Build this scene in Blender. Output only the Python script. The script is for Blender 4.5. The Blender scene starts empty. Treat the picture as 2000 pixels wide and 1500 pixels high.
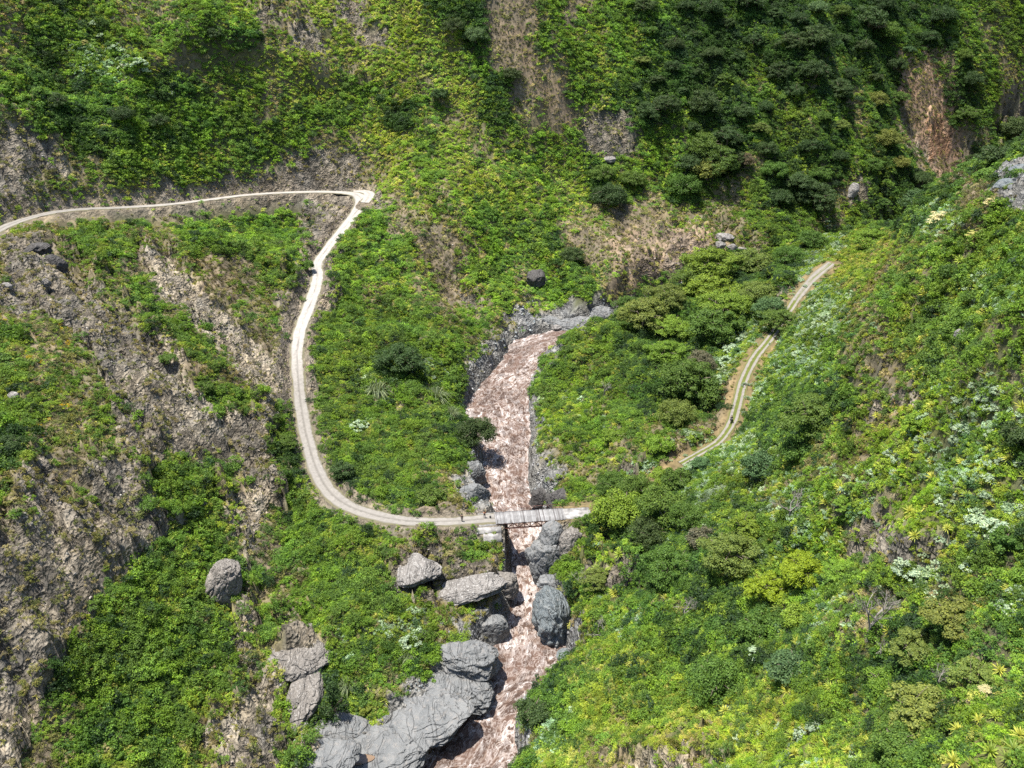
import bpy, bmesh, math, random
import numpy as np
from mathutils import Vector, Matrix

# ------------------------------------------------------------------ camera, world, sun, exposure
C = bpy.context.scene
PITCH = math.radians(28.0); FPX = 1732.0; CAMH = 121.0
cp, sp = math.cos(PITCH), math.sin(PITCH)
cam_d = bpy.data.cameras.new('camera'); cam = bpy.data.objects.new('camera', cam_d)
C.collection.objects.link(cam); C.camera = cam
cam.location = (0, 0, CAMH); cam.rotation_euler = (math.radians(90) - PITCH, 0, 0)
cam_d.sensor_width = 36.0; cam_d.lens = 36.0 * FPX / 2000.0
cam_d.clip_start = 0.5; cam_d.clip_end = 3000.0

SUN_EL, SUN_AZ = math.radians(75), math.radians(-82)     # azimuth from +Y towards +X
sun_dir = Vector((math.sin(SUN_AZ) * math.cos(SUN_EL), math.cos(SUN_AZ) * math.cos(SUN_EL), math.sin(SUN_EL)))
W = bpy.data.worlds.new("World"); C.world = W; W.use_nodes = True
wn = W.node_tree.nodes; wl = W.node_tree.links
sky = wn.new('ShaderNodeTexSky'); sky.sky_type = 'NISHITA'; sky.sun_disc = False
sky.sun_elevation = SUN_EL; sky.sun_rotation = SUN_AZ
wl.new(sky.outputs[0], wn['Background'].inputs[0]); wn['Background'].inputs[1].default_value = 0.105
sl = bpy.data.lights.new('sun', 'SUN'); sl.energy = 5.0; sl.angle = math.radians(0.5); sl.color = (1.0, 0.955, 0.88)
so = bpy.data.objects.new('sun', sl); C.collection.objects.link(so)
so.rotation_euler = sun_dir.to_track_quat('Z', 'Y').to_euler(); so.location = (0, 150, 300)
C.view_settings.view_transform = 'Standard'; C.view_settings.look = 'None'
C.view_settings.exposure = 1.22; C.view_settings.gamma = 1.0
C.cycles.max_bounces = 5; C.cycles.diffuse_bounces = 3; C.cycles.glossy_bounces = 2
C.cycles.transmission_bounces = 3; C.cycles.transparent_max_bounces = 4
C.cycles.use_denoising = False

rng = np.random.default_rng(7); random.seed(7)

# ------------------------------------------------------------------ maths: noise, projection
def hash2(ix, iy, s):
    h = (ix.astype(np.int64) * 374761393 + iy.astype(np.int64) * 668265263 + s * 1442695041) & 0xffffffff
    h = ((h ^ (h >> 13)) * 1274126177) & 0xffffffff
    return (h ^ (h >> 16)) & 0xffffffff
def gnoise(x, y, s=0):
    x = np.asarray(x, float); y = np.asarray(y, float)
    ix = np.floor(x); iy = np.floor(y); fx = x - ix; fy = y - iy
    ux = fx * fx * fx * (fx * (fx * 6 - 15) + 10); uy = fy * fy * fy * (fy * (fy * 6 - 15) + 10)
    def g(a, b):
        an = hash2(ix + a, iy + b, s) * (2 * math.pi / 4294967296.0)
        return np.cos(an) * (fx - a) + np.sin(an) * (fy - b)
    n0 = g(0, 0) * (1 - ux) + g(1, 0) * ux; n1 = g(0, 1) * (1 - ux) + g(1, 1) * ux
    return (n0 * (1 - uy) + n1 * uy) * 1.45
def fbm(x, y, o=4, s=0):
    r = 0; a = 1.0; t = 0
    for i in range(o):
        r = r + a * gnoise(x, y, s + i * 17); t += a; a *= .5; x = x * 2.03 + 5.1; y = y * 2.03 - 3.7
    return r / t
def ridged(x, y, o=3, s=0):
    r = 0; a = 1.0; t = 0
    for i in range(o):
        r = r + a * (1 - 2 * np.abs(gnoise(x, y, s + i * 13))); t += a; a *= .5; x = x * 2.1 + 1.3; y = y * 2.1 + 7.7
    return r / t
def sstep(a, b, x):
    t = np.clip((x - a) / (b - a), 0, 1); return t * t * (3 - 2 * t)
def ray(u, v):
    dx = (u - 1000) / FPX; dy = (750 - v) / FPX
    return dx, cp + dy * sp, -sp + dy * cp
def at_z(u, v, z):                                     # where the sight line of a spot in the photo reaches height z
    a, b, c = ray(u, v); t = (z - CAMH) / c
    return (a * t, b * t, z)
def project(x, y, z):
    zz = z - CAMH
    f = y * cp - zz * sp; up = y * sp + zz * cp
    f = np.maximum(f, 1.0)
    return 1000 + FPX * x / f, 750 - FPX * up / f, f

# ------------------------------------------------------------------ terrain: survey points (u, v, height)
CTRL = """0 0 98|0 150 80|0 300 62|0 550 47|0 700 45|0 850 42|0 1000 40|0 1200 34|0 1500 24
100 200 70|150 480 44|300 0 95|300 150 75|300 300 56|300 550 34|300 700 33|300 850 30|300 1000 26|300 1150 21|300 1300 17|300 1500 13
150 1300 24|150 1100 31|150 900 37|150 700 40|150 600 41
450 480 32|500 300 50|500 150 72|500 0 93|500 600 25|480 750 24|480 900 19|480 1100 12|480 1300 9|560 1000 11.5|560 1200 7|550 1350 6|560 1480 3.5
700 0 92|700 150 68|700 300 46|900 0 93|900 150 68|900 300 45|900 450 27|1100 450 22|1100 300 42|1100 150 68|1100 0 92
750 500 24|750 700 13.5|850 600 10|950 650 8|1000 560 10|700 850 12.5|850 850 7|900 950 7|900 750 7
620 1400 4|700 1480 2.5|800 1380 2.5|700 1200 8|700 1080 10|850 1100 8|900 1220 5|860 1300 4|950 1060 9
1300 0 90|1300 150 64|1300 300 40|1300 450 18|1200 560 12|1600 0 88|1600 150 62|1600 300 38|1600 430 15
1850 0 85|1850 200 45|1850 340 15|2000 0 85|2000 200 42|2000 310 16
1200 640 9|1300 620 15|1450 600 22|1250 750 14|1350 850 17|1100 850 8|1200 950 10.5|1100 940 9|1150 780 9
1130 1100 8|1140 1250 7|1100 1330 6|1100 1450 9|1300 1480 22|1650 1480 46|1990 1480 67|1300 1200 20|1450 1350 30|1600 1200 38|1990 1200 60
1300 1020 19|1450 950 27|1600 1000 42|1800 1000 54|2000 1000 65|1600 850 41|1800 800 60|2000 800 72|1600 700 44|1800 650 64|2000 600 80
1700 560 54|1850 450 74|2000 395 84|1700 485 52|1500 850 27|1530 720 30|1690 660 60|1650 800 51|1590 905 41|1555 800 31|1620 620 45|1760 990 57|1760 1110 44|1700 1130 42""".replace('\n', '|')
pts = [at_z(*[float(q) for q in s.split()]) for s in CTRL.split('|') if s.strip()]
# ground hidden from the photograph, in metres
pts += [(-122, 215, 45.5), (-120, 228, 44.5), (-123, 203, 46.5), (-124, 190, 46.5), (150, 232, 44), (33, 242, 12), (50, 255, 17), (75, 266, 21), (95, 274, 22), (118, 282, 24), (195, 340, 17), (240, 372, 17), (190, 260, 52), (240, 280, 60), (300, 330, 50), (300, 400, 20),
        (120, 60, 92), (170, 130, 108), (220, 200, 110), (80, 20, 88), (40, 10, 74), (300, 240, 110),
        (0, 60, 16), (0, 20, 14), (-40, 40, 10), (-90, 30, 22), (-150, 60, 55), (-170, 130, 75), (-200, 220, 90), (-240, 330, 130), (60, 40, 60),
        (-150, 420, 140), (0, 440, 145), (120, 470, 140), (240, 500, 120), (340, 500, 95), (330, 300, 90), (-12, 70, 2), (-10, 40, 0)]
pts = np.array(pts)
def tps_fit(P, lam=0.002):
    X = P[:, :2] / 100.0; n = len(X)
    r2 = ((X[:, None] - X[None]) ** 2).sum(-1)
    K = 0.5 * r2 * np.log(r2 + 1e-12) + lam * np.eye(n)
    A = np.zeros((n + 3, n + 3)); A[:n, :n] = K; A[:n, n] = 1; A[:n, n + 1:] = X
    A[n, :n] = 1; A[n + 1:, :n] = X.T
    w = np.linalg.solve(A, np.concatenate([P[:, 2], [0, 0, 0]]))
    return X, w
def resample(P, step):
    P = np.array(P, float); d = np.r_[0, np.cumsum(np.hypot(np.diff(P[:, 0]), np.diff(P[:, 1])))]
    n = max(2, int(d[-1] / step)); s = np.linspace(0, d[-1], n)
    # Catmull-Rom
    out = []
    for q in s:
        k = min(max(np.searchsorted(d, q) - 1, 0), len(P) - 2); t = (q - d[k]) / (d[k + 1] - d[k])
        p0 = P[max(k - 1, 0)]; p1 = P[k]; p2 = P[k + 1]; p3 = P[min(k + 2, len(P) - 1)]
        out.append(.5 * (2 * p1 + (p2 - p0) * t + (2 * p0 - 5 * p1 + 4 * p2 - p3) * t * t + (3 * p1 - p0 - 3 * p2 + p3) * t ** 3))
    return np.array(out)
# road from the bridge up round the hairpin and out to the left: (u, v, z, half width m)
RW = [(966, 1012, 11.5, 1.9), (905, 1017, 11.5, 1.6), (850, 1019, 11.5, 1.7), (790, 1017, 11.6, 1.8), (730, 1006, 11.8, 2.0), (680, 988, 12.0, 2.1), (645, 962, 12.4, 2.1),
      (622, 925, 13.0, 2.0), (606, 880, 13.8, 1.9), (592, 820, 15.2, 1.9), (583, 750, 17.2, 1.8), (580, 690, 19.0, 1.9), (588, 640, 20.5, 2.0), (607, 590, 22.2, 2.2), (620, 545, 23.8, 2.1),
      (620, 515, 25.0, 1.9), (642, 482, 26.6, 1.9), (672, 445, 28.8, 2.1), (697, 412, 31.2, 2.3), (706, 393, 32.8, 2.8), (698, 381, 33.8, 2.8), (670, 376, 34.6, 1.8), (620, 374.5, 35.4, 1.5), (560, 376, 36.4, 1.5),
      (480, 381, 38.2, 1.5), (400, 391, 40.4, 1.5), (320, 400, 42.4, 1.6), (240, 405, 44.4, 1.6), (170, 408, 46.2, 1.7), (110, 414, 47.6, 1.8), (60, 425, 48.6, 1.9), (10, 443, 49.4, 2.0), (-60, 480, 50.2, 2.0), (-160, 540, 51, 2.0)]
road_c = resample([at_z(u, v, z) + (w,) for u, v, z, w in RW], 1.0)
TR = [(1092, 1003, 11.5, 2.0), (1146, 993, 11.6, 1.8), (1200, 973, 12.2, 1.5), (1262, 944, 13.2, 1.5), (1318, 912, 14.6, 1.5), (1368, 884, 15.8, 1.5), (1404, 862, 16.6, 1.6), (1428, 828, 17.8, 1.7), (1440, 790, 19.0, 1.9),
      (1452, 745, 20.8, 1.9), (1474, 700, 22.6, 1.9), (1502, 664, 24.4, 1.8), (1535, 615, 27.0, 1.7), (1560, 578, 29.2, 1.8), (1590, 542, 31.6, 2.0), (1624, 514, 34.0, 1.9)]
track_c = resample([at_z(u, v, z) + (w,) for u, v, z, w in TR], 1.0)
# lay-by apron on the outside of the hairpin
APRON = [(690, 374, 34.0, 1.2), (712, 374, 34.0, 2.2), (722, 380, 33.6, 2.4), (712, 396, 32.9, 2.0)]
apron_c = resample([at_z(u, v, z) + (w,) for u, v, z, w in APRON], 1.0)
# river banks: v, left u, right u, water height
RV = [(1640, 660, 930, -1.6), (1500, 808, 1002, -1.0), (1450, 848, 1000, -0.8), (1400, 890, 1004, -0.6), (1360, 925, 1040, -0.4), (1320, 945, 1088, -0.3), (1285, 948, 1106, -0.2), (1255, 962, 1100, -0.1), (1225, 990, 1080, 0.0), (1190, 1000, 1066, 0.1),
      (1150, 1003, 1058, 0.2), (1110, 1004, 1052, 0.4), (1075, 1004, 1050, 0.6), (1040, 994, 1064, 0.8), (1005, 962, 1050, 1.0), (975, 944, 1038, 1.2), (935, 940, 1030, 1.5), (890, 945, 1030, 1.8),
      (850, 930, 1032, 2.1), (810, 914, 1030, 2.4), (780, 922, 1028, 2.6), (745, 948, 1034, 2.9), (710, 976, 1062, 3.2), (685, 995, 1096, 3.5), (668, 1012, 1150, 3.7)]
Lw = [at_z(l, v, z) for v, l, r, z in RV]; Rw = [at_z(r, v, z) for v, l, r, z in RV]
HID = [(36, 261, 4.2), (60, 273, 4.5), (100, 294, 5.2), (150, 328, 6.8), (205, 375, 9), (243, 408, 10), (330, 450, 12), (420, 470, 13)]
for i, (x, y, z) in enumerate(HID):
    q = HID[min(i + 1, len(HID) - 1)]; p = HID[max(i - 1, 0)]
    t = Vector((q[0] - p[0], q[1] - p[1])).normalized(); n = Vector((-t.y, t.x)); hw = 7.5
    Lw.append((x + n.x * hw, y + n.y * hw, z)); Rw.append((x - n.x * hw, y - n.y * hw, z))
Lw = resample(Lw, 3.0); Rw = resample(Rw, 3.0)
nr = 260
def renum(P, n):
    s = np.linspace(0, len(P) - 1, n); k = np.minimum(s.astype(int), len(P) - 2); t = (s - k)[:, None]
    return P[k] * (1 - t) + P[k + 1] * t
def rowsample(keys, n):                                # keep both banks in step
    m = len(RV) + len(HID); s = np.linspace(0, m - 1, n); k = np.minimum(s.astype(int), m - 2); t = (s - k)[:, None]
    p0 = keys[np.maximum(k - 1, 0)]; p1 = keys[k]; p2 = keys[k + 1]; p3 = keys[np.minimum(k + 2, m - 1)]
    return .5 * (2 * p1 + (p2 - p0) * t + (2 * p0 - 5 * p1 + 4 * p2 - p3) * t ** 2 + (3 * p1 - p0 - 3 * p2 + p3) * t ** 3)
_L = [at_z(l, v, z) for v, l, r, z in RV]; _R = [at_z(r, v, z) for v, l, r, z in RV]
for i, (x, y, z) in enumerate(HID):
    q = HID[min(i + 1, len(HID) - 1)]; p = HID[max(i - 1, 0)]
    t = Vector((q[0] - p[0], q[1] - p[1])).normalized(); n = Vector((-t.y, t.x)); hw = 7.0
    _L.append((x + n.x * hw, y + n.y * hw, z)); _R.append((x - n.x * hw, y - n.y * hw, z))
Lw = rowsample(np.array(_L), nr); Rw = rowsample(np.array(_R), nr)
ctrl = [pts]
ctrl.append(road_c[6::10, :3]); ctrl.append(track_c[4::10, :3])
P = np.concatenate(ctrl)
keep = []
for p in P:
    if all((p[0] - q[0]) ** 2 + (p[1] - q[1]) ** 2 > 9 for q in keep): keep.append(p)
P = np.array(keep)
TX, TW = tps_fit(P)
def tps_eval(x, y):
    x = x.ravel() / 100; y = y.ravel() / 100; out = np.empty(len(x)); n = len(TX)
    for i in range(0, len(x), 20000):
        a = x[i:i + 20000]; b = y[i:i + 20000]
        r2 = (a[:, None] - TX[None, :, 0]) ** 2 + (b[:, None] - TX[None, :, 1]) ** 2
        out[i:i + 20000] = (0.5 * r2 * np.log(r2 + 1e-12)) @ TW[:n] + TW[n] + TW[n + 1] * a + TW[n + 2] * b
    return out
GX0, GX1, GY0, GY1, GS = -330.0, 440.0, 0.0, 560.0, 2.5
gx = np.arange(GX0, GX1 + .1, GS); gy = np.arange(GY0, GY1 + .1, GS)
gX, gY = np.meshgrid(gx, gy)
BASE = tps_eval(gX, gY).reshape(gX.shape)
def bil(G, x, y, x0, y0, st):
    fx = np.clip((x - x0) / st, 0, G.shape[1] - 1.001); fy = np.clip((y - y0) / st, 0, G.shape[0] - 1.001)
    ix = fx.astype(int); iy = fy.astype(int); a = fx - ix; b = fy - iy
    return (G[iy, ix] * (1 - a) + G[iy, ix + 1] * a) * (1 - b) + (G[iy + 1, ix] * (1 - a) + G[iy + 1, ix + 1] * a) * b
def seg_dist(x, y, L):                                 # distance to polyline L (x,y,z,w...), with interpolated rest
    best = np.full(x.shape, 1e9); L = np.c_[L, L[:, 1]]; rest = np.zeros(x.shape + (L.shape[1] - 2,))
    sel = (x > L[:, 0].min() - 45) & (x < L[:, 0].max() + 45) & (y > L[:, 1].min() - 45) & (y < L[:, 1].max() + 45)
    xs = x[sel]; ys = y[sel]; bs = best[sel]; rs = rest[sel]
    for a, b in zip(L[:-1], L[1:]):
        ex, ey = b[0] - a[0], b[1] - a[1]; l2 = ex * ex + ey * ey + 1e-9
        t = np.clip(((xs - a[0]) * ex + (ys - a[1]) * ey) / l2, 0, 1)
        d = np.hypot(xs - a[0] - t * ex, ys - a[1] - t * ey); m = d < bs
        bs[m] = d[m]; rs[m] = a[2:] + t[m][:, None] * (b[2:] - a[2:])
    best[sel] = bs; rest[sel] = rs
    return best, rest
riv_poly = np.concatenate([Lw[:, :3], Rw[::-1, :3]])
def in_poly(x, y, Q):
    ins = np.zeros(x.shape, bool); n = len(Q)
    for i in range(n):
        x1, y1 = Q[i][:2]; x2, y2 = Q[(i + 1) % n][:2]
        if y1 == y2: continue
        c = ((y1 > y) != (y2 > y)) & (x < (x2 - x1) * (y - y1) / (y2 - y1) + x1); ins ^= c
    return ins

# ------------------------------------------------------------------ ground cover map (50-unit cells of the photograph)
MAP = ["ogdgooogglrolrlllddbbgbggddDdDDddDDDdggg",
"odgdgggggdorrlrllldbbgglgdDDDddDDDddDgog",
"odgssgoogllloollllgbboglgdDDDgDDoddobdgo",
"gdgdggddogollgglolldbbggdDDDdgdgDodbbDgo",
"odDdggggggoggglDgoldobbldDgDDdggdodbbdgr",
"rroddgdgggggoollglogoggrrggdDdgddgdbtbod",
"rrtoggglggorrrolglllglgdgggdDodddgddbbdk",
"rooooorororrrttlgolglgldgodgogDDordddbbk",
"loogogoggggggtgbooggggoobbooogggogddsogg",
"orfggbogggggrgggbboggdbbbbrrooggsllooggg",
"orroobbobbggrgggobggogdobrrddddslloogggg",
"rrrrogobboortgogobogoggobdddddtssoogggsg",
"ffrrrogobootgggggogokkkgddddssdssoogggog",
"gfforrrggbbtgggdggokkkggddddslssgoolgggg",
"gfoorrtbobttggsdsgkkkgggddddslssgobogogg",
"ggfoorrtggrtggggggkkkgaggdddbsgddgrraasa",
"gffogrrttrrggggggddkkagagogbbdddgooaasas",
"dobooorrrrrdggggggdkkogaogbsssdgobaaasad",
"orbrrrgggbrdgdgggokkkkoorsssgsgoboaassas",
"orrorrgggttglgggdokkkkgddddsgsosasoaassa",
"orrrrrtggtoggggggogkkkodddssddgsaroaaass",
"rortttgggobggggorfgfkkgagdddgsggarrrradd",
"rrrtggggggbogggrorrrkkgrrdddlggdgggssggg",
"rrrtgglggtooggggrookkkgaggoddglgsoogoogs",
"rrtggggggtgrgggsgokkkkogsggdddgsoogddogd",
"rtgggggggtorsgggggkkkkolggggddgdggddgoog",
"togggggggotkdgookkkkkdglgggdgglglgdddolg",
"rtogggggottggdlkkkkkddgllglgallggoggdogg",
"toogdggottrlkkkkkkkkbsglllllaalaggdddgla",
"tboggggotrrgtkkkkkkkgllbottoaaaaalgdglaa"]
for i, r in enumerate(MAP):
    assert len(r) == 40, (i, len(r))
CH = "gloDdbrtksfa"
MI = np.array([[CH.index(c) for c in r] for r in MAP])
def cls_at(u, v, x, y):
    ju = fbm(x / 7.0, y / 7.0, 3, 91) * 62; jv = fbm(x / 7.0, y / 7.0, 3, 77) * 50
    cu = np.clip(((u + ju) / 50).astype(int), 0, 39); cv = np.clip(((v + jv) / 50).astype(int), 0, 29)
    c = MI[cv, cu]; m = gnoise(x / 4.3, y / 4.3, 15) + .5 * gnoise(x / 13, y / 13, 16)
    c = np.where((c == 0) & (m > .38), 1, c); c = np.where((c == 0) & (m < -.5), 2, c); return c
# explicit bare / rocky patches, photo outline -> (class, weight)
PATCH = {
 'r': [[(0,455),(60,462),(110,500),(160,560),(230,620),(310,700),(330,760),(350,830),(300,900),(240,870),(215,780),(190,700),(120,640),(60,600),(0,580)],
       [(610,290),(700,300),(712,362),(640,366),(585,372),(540,345)], [(588,395),(690,388),(690,415),(610,505),(598,560),(585,600),(590,500)],
       [(1140,225),(1235,215),(1240,290),(1200,312),(1140,290)], [(0,225),(60,260),(100,270),(120,300),(60,350),(60,400),(0,420)],
       [(1685,1000),(1720,990),(1760,1060),(1825,1040),(1845,1085),(1760,1110),(1700,1080)], [(1690,770),(1800,765),(1770,805),(1720,800)],
       [(1180,1110),(1240,1100),(1240,1150),(1160,1140)], [(370,860),(480,850),(555,900),(560,970),(480,930)], [(560,40),(600,50),(650,75),(610,82)], [(660,0),(690,0),(735,80),(715,82)],
       [(860,490),(905,560),(950,600),(930,620),(880,560)], [(770,1090),(860,1085),(850,1110),(800,1140),(770,1150)], [(845,1160),(950,1105),(1000,1110),(1000,1170),(900,1180)],
       [(0,1000),(180,980),(330,1010),(300,1090),(180,1170),(120,1330),(0,1400)]],
 't': [[(320,720),(345,740),(360,800),(420,850),(400,870),(345,810)], [(470,990),(520,1000),(490,1080),(500,1300),(540,1340),(470,1430),(440,1480),(460,1400),(490,1290),(478,1130)],
       [(180,1090),(330,1020),(290,1090),(230,1130)], [(0,1420),(110,1330),(90,1400),(0,1500)], [(1820,230),(1850,240),(1855,300),(1830,300)], [(520,730),(560,745),(555,800),(530,790)],
       [(275,470),(330,500),(420,590),(520,690),(540,760),(500,760),(400,650),(290,560)], [(1250,1482),(1400,1488),(1420,1510),(1200,1510)]],
}
def patch_mask(u, v):
    out = np.full(u.shape, -1)
    for k, lst in PATCH.items():
        for q in lst:
            q = np.array(q, float)
            m = (u > q[:, 0].min()) & (u < q[:, 0].max()) & (v > q[:, 1].min()) & (v < q[:, 1].max())
            if m.any():
                idx = np.nonzero(m)[0]; s = in_poly(u[idx], v[idx], q); out[idx[s]] = CH.index(k)
    return out
def classify(x, y, z, rd=None):
    u, v, f = project(x, y, z)
    c = cls_at(u, v, x, y)
    ju = gnoise(x / 2.5, y / 2.5, 5) * 16; jv = gnoise(x / 2.5, y / 2.5, 6) * 14
    pm = patch_mask(u + ju, v + jv); c = np.where(pm >= 0, pm, c)
    return c, u, v
KK = CH.index('k'); RR = CH.index('r'); TT = CH.index('t')

# ------------------------------------------------------------------ height
def height(x, y, want=False):
    sh = x.shape; x = x.ravel(); y = y.ravel()
    b = bil(BASE, x, y, GX0, GY0, GS)
    rd, rr = seg_dist(x, y, road_c); td, tr_ = seg_dist(x, y, track_c); ad, ar = seg_dist(x, y, apron_c)
    ld, lr = seg_dist(x, y, Lw[:, :3]); qd, qr = seg_dist(x, y, Rw[:, :3])
    ins = in_poly(x, y, riv_poly)
    wd = np.where(ins, -np.minimum(ld, qd), np.minimum(ld, qd)); wz = np.where(ld < qd, lr[:, 0], qr[:, 0])
    cl, u, v = classify(x, y, b)
    rockw = np.isin(cl, [RR, TT]).astype(float)
    near = sstep(1.0, 12.0, wd)
    c1 = x * .8 + y * .6; a1 = x * .6 - y * .8
    gull = ridged(c1 / 26, a1 / 110, 3, 3) * 8.5 * sstep(120, 250, y) + ridged(c1 / 17, a1 / 60, 3, 31) * 2.6 * sstep(250, 80, y)
    gull = gull * (.15 + .85 * sstep(4, 34, np.minimum(rd, td))); n = gull + fbm(x / 22, y / 22, 4, 11) * 2.4 + fbm(x / 7, y / 7, 4, 23) * 1.1
    crag = ridged(c1 / 6.5, a1 / 11, 3, 41) * 2.3 + ridged(x / 2.9, y / 2.9, 2, 47) * .35
    st = crag + np.abs(fbm(x / 3.1, y / 3.1, 3, 53)) * 1.5
    kw = (cl == KK).astype(float); n = n + kw * (np.abs(fbm(x / 5.5, y / 4.2, 3, 73)) * 4.5 - .6)
    blk = np.floor(fbm(c1 / 9, a1 / 14, 3, 43) * 5) / 5 * 4.6
    n = n + (rockw + .5 * np.isin(cl, [CH.index('b'), CH.index('o')])) * ridged(c1 / 5.2 + .4 * gnoise(x / 9, y / 9, 8), a1 / 34, 3, 333) * 1.7
    n = n + rockw * (st * 1.35 + blk) + (1 - rockw) * (fbm(x / 3.4, y / 3.4, 2, 59) * 1.1 + .5)
    h = b + n * (0.25 + .75 * near)
    # river gorge: rock walls above the water
    wall = wz - 1.0 + np.maximum(wd, 0) * (2.1 + 1.5 * gnoise(x / 6, y / 6, 61)) + ridged(x / 4.5, y / 4.5, 4, 67) * 1.1 * sstep(-1, 2, wd) + np.minimum(wd, 0) * .8
    h = np.where(wd < 14, np.minimum(h, np.maximum(wall, wz - 3.5)), h)
    h = np.where((wd > 0.3) & (wd < 16), np.maximum(h, wz + .2 + np.minimum(wd * .5, 2.2) + .7 * gnoise(x / 2, y / 2, 71)), h)
    # roads: cut and fill
    def cut(h, d, z, w, up, dn, lo, ny, lift=0):
        e = np.maximum(d - w - .35, 0); jn = 1.2 * fbm(x / 5, y / 5, 2, 83) * sstep(0, 3, e); far = np.maximum(e - 22, 0) * 3
        side = sstep(.35, .75, (ny - y) / np.maximum(d, .1)) * (z > 30); side = np.maximum(side, ((z > 47.6) & (x > -130.3)).astype(float)); up = up * (1 - side); jn = jn * (1 - side); far = far * (1 - side * (e < 14))
        k = np.clip(h, z - lo - e * dn - np.maximum(e - 9, 0) * 4, z - lo + e * up + far + jn)
        return np.where(d < 44, k, h)
    over = (wd > -2.5)
    hr = cut(h, rd, rr[:, 0], rr[:, 1], 1.7, 1.1, .12, rr[:, 2])
    h = np.where(wd > 1.5, hr, h)
    ht = cut(h, td, tr_[:, 0], tr_[:, 1] + .5, 1.2, 1.0, .1, tr_[:, 2])
    h = np.where(wd > 2.5, ht, h)
    ha = cut(h, ad, ar[:, 0], ar[:, 1], 1.4, 1.1, .12, ar[:, 2])
    h = ha
    if want: return h, dict(rd=rd - rr[:, 1], td=td - tr_[:, 1], ad=ad - ar[:, 1], wd=wd, wz=wz)
    return h.reshape(sh)

# terrain sheet: rows get wider apart with distance
ys = [22.0]
while ys[-1] < 545: ys.append(ys[-1] + max(.22, .0033 * (ys[-1] + 30)))
ys = np.array(ys); ks = np.linspace(-.95, .98, 800)
TXX = ks[None, :] * (ys[:, None] + 45); TYY = np.repeat(ys[:, None], len(ks), 1)
Hf, D = height(TXX, TYY, True)
nY, nX = TXX.shape
xf = TXX.ravel(); yf = TYY.ravel()
# regular grid used for placing things
HG_S = 0.8
hgx = np.arange(-260, 330, HG_S); hgy = np.arange(20, 480, HG_S)
hX, hY = np.meshgrid(hgx, hgy)
HG = np.empty(hX.shape)
# resample the sheet itself so that everything stands on what is drawn
def sheet_z(x, y):
    x = np.asarray(x, float); y = np.asarray(y, float)
    iy = np.clip(np.searchsorted(ys, y) - 1, 0, nY - 2); t = np.clip((y - ys[iy]) / (ys[iy + 1] - ys[iy]), 0, 1)
    k = x / (y + 45); fx = np.clip((k - ks[0]) / (ks[1] - ks[0]), 0, nX - 1.001); ix = fx.astype(int); a = fx - ix
    H = Hf.reshape(nY, nX)
    return (H[iy, ix] * (1 - a) + H[iy, ix + 1] * a) * (1 - t) + (H[iy + 1, ix] * (1 - a) + H[iy + 1, ix + 1] * a) * t
def hit(u, v, lo=35.0):
    a, b, c = ray(u, v); t = np.arange(lo, 620, .35)
    z = sheet_z(a * t, b * t); below = np.nonzero(z > CAMH + c * t)[0]
    k = below[0] if len(below) else len(t) - 1
    return Vector((a * t[k], b * t[k], float(z[k]))), float(t[k])
def normal_at(x, y, e=1.2):
    dzx = (sheet_z(x + e, y) - sheet_z(x - e, y)) / (2 * e); dzy = (sheet_z(x, y + e) - sheet_z(x, y - e)) / (2 * e)
    n = np.stack([-dzx, -dzy, np.ones_like(dzx)], -1); return n / np.linalg.norm(n, axis=-1, keepdims=True)

# ------------------------------------------------------------------ materials
def new_mat(name):
    m = bpy.data.materials.new(name); m.use_nodes = True
    return m, m.node_tree.nodes, m.node_tree.links, m.node_tree.nodes['Principled BSDF']
def N(nodes, t, **kw):
    n = nodes.new(t)
    for k, v in kw.items():
        if k.startswith('i_'):
            key = k[2:]; n.inputs[int(key) if key.isdigit() else key].default_value = v
        else: setattr(n, k, v)
    return n
def ramp(nodes, stops):
    r = nodes.new('ShaderNodeValToRGB'); e = r.color_ramp.elements
    while len(e) < len(stops): e.new(.5)
    for q, (p, c) in zip(e, stops):
        q.position = p; q.color = (c, c, c, 1) if isinstance(c, (int, float)) else tuple(c) + (1,)
    return r
def mixc(nodes, links, fac, a, b, bt='MIX'):
    m = nodes.new('ShaderNodeMix'); m.data_type = 'RGBA'; m.blend_type = bt
    for s, val in ((m.inputs[0], fac), (m.inputs[6], a), (m.inputs[7], b)):
        if isinstance(val, bpy.types.NodeSocket): links.new(val, s)
        elif isinstance(val, (int, float)): s.default_value = val
        else: s.default_value = tuple(val) + (1,)
    return m.outputs[2]
def math_(nodes, links, op, a, b=None, c=None):
    m = nodes.new('ShaderNodeMath'); m.operation = op
    for s, val in zip(m.inputs, (a, b, c)):
        if val is None: continue
        if isinstance(val, bpy.types.NodeSocket): links.new(val, s)
        else: s.default_value = val
    return m.outputs[0]

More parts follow.
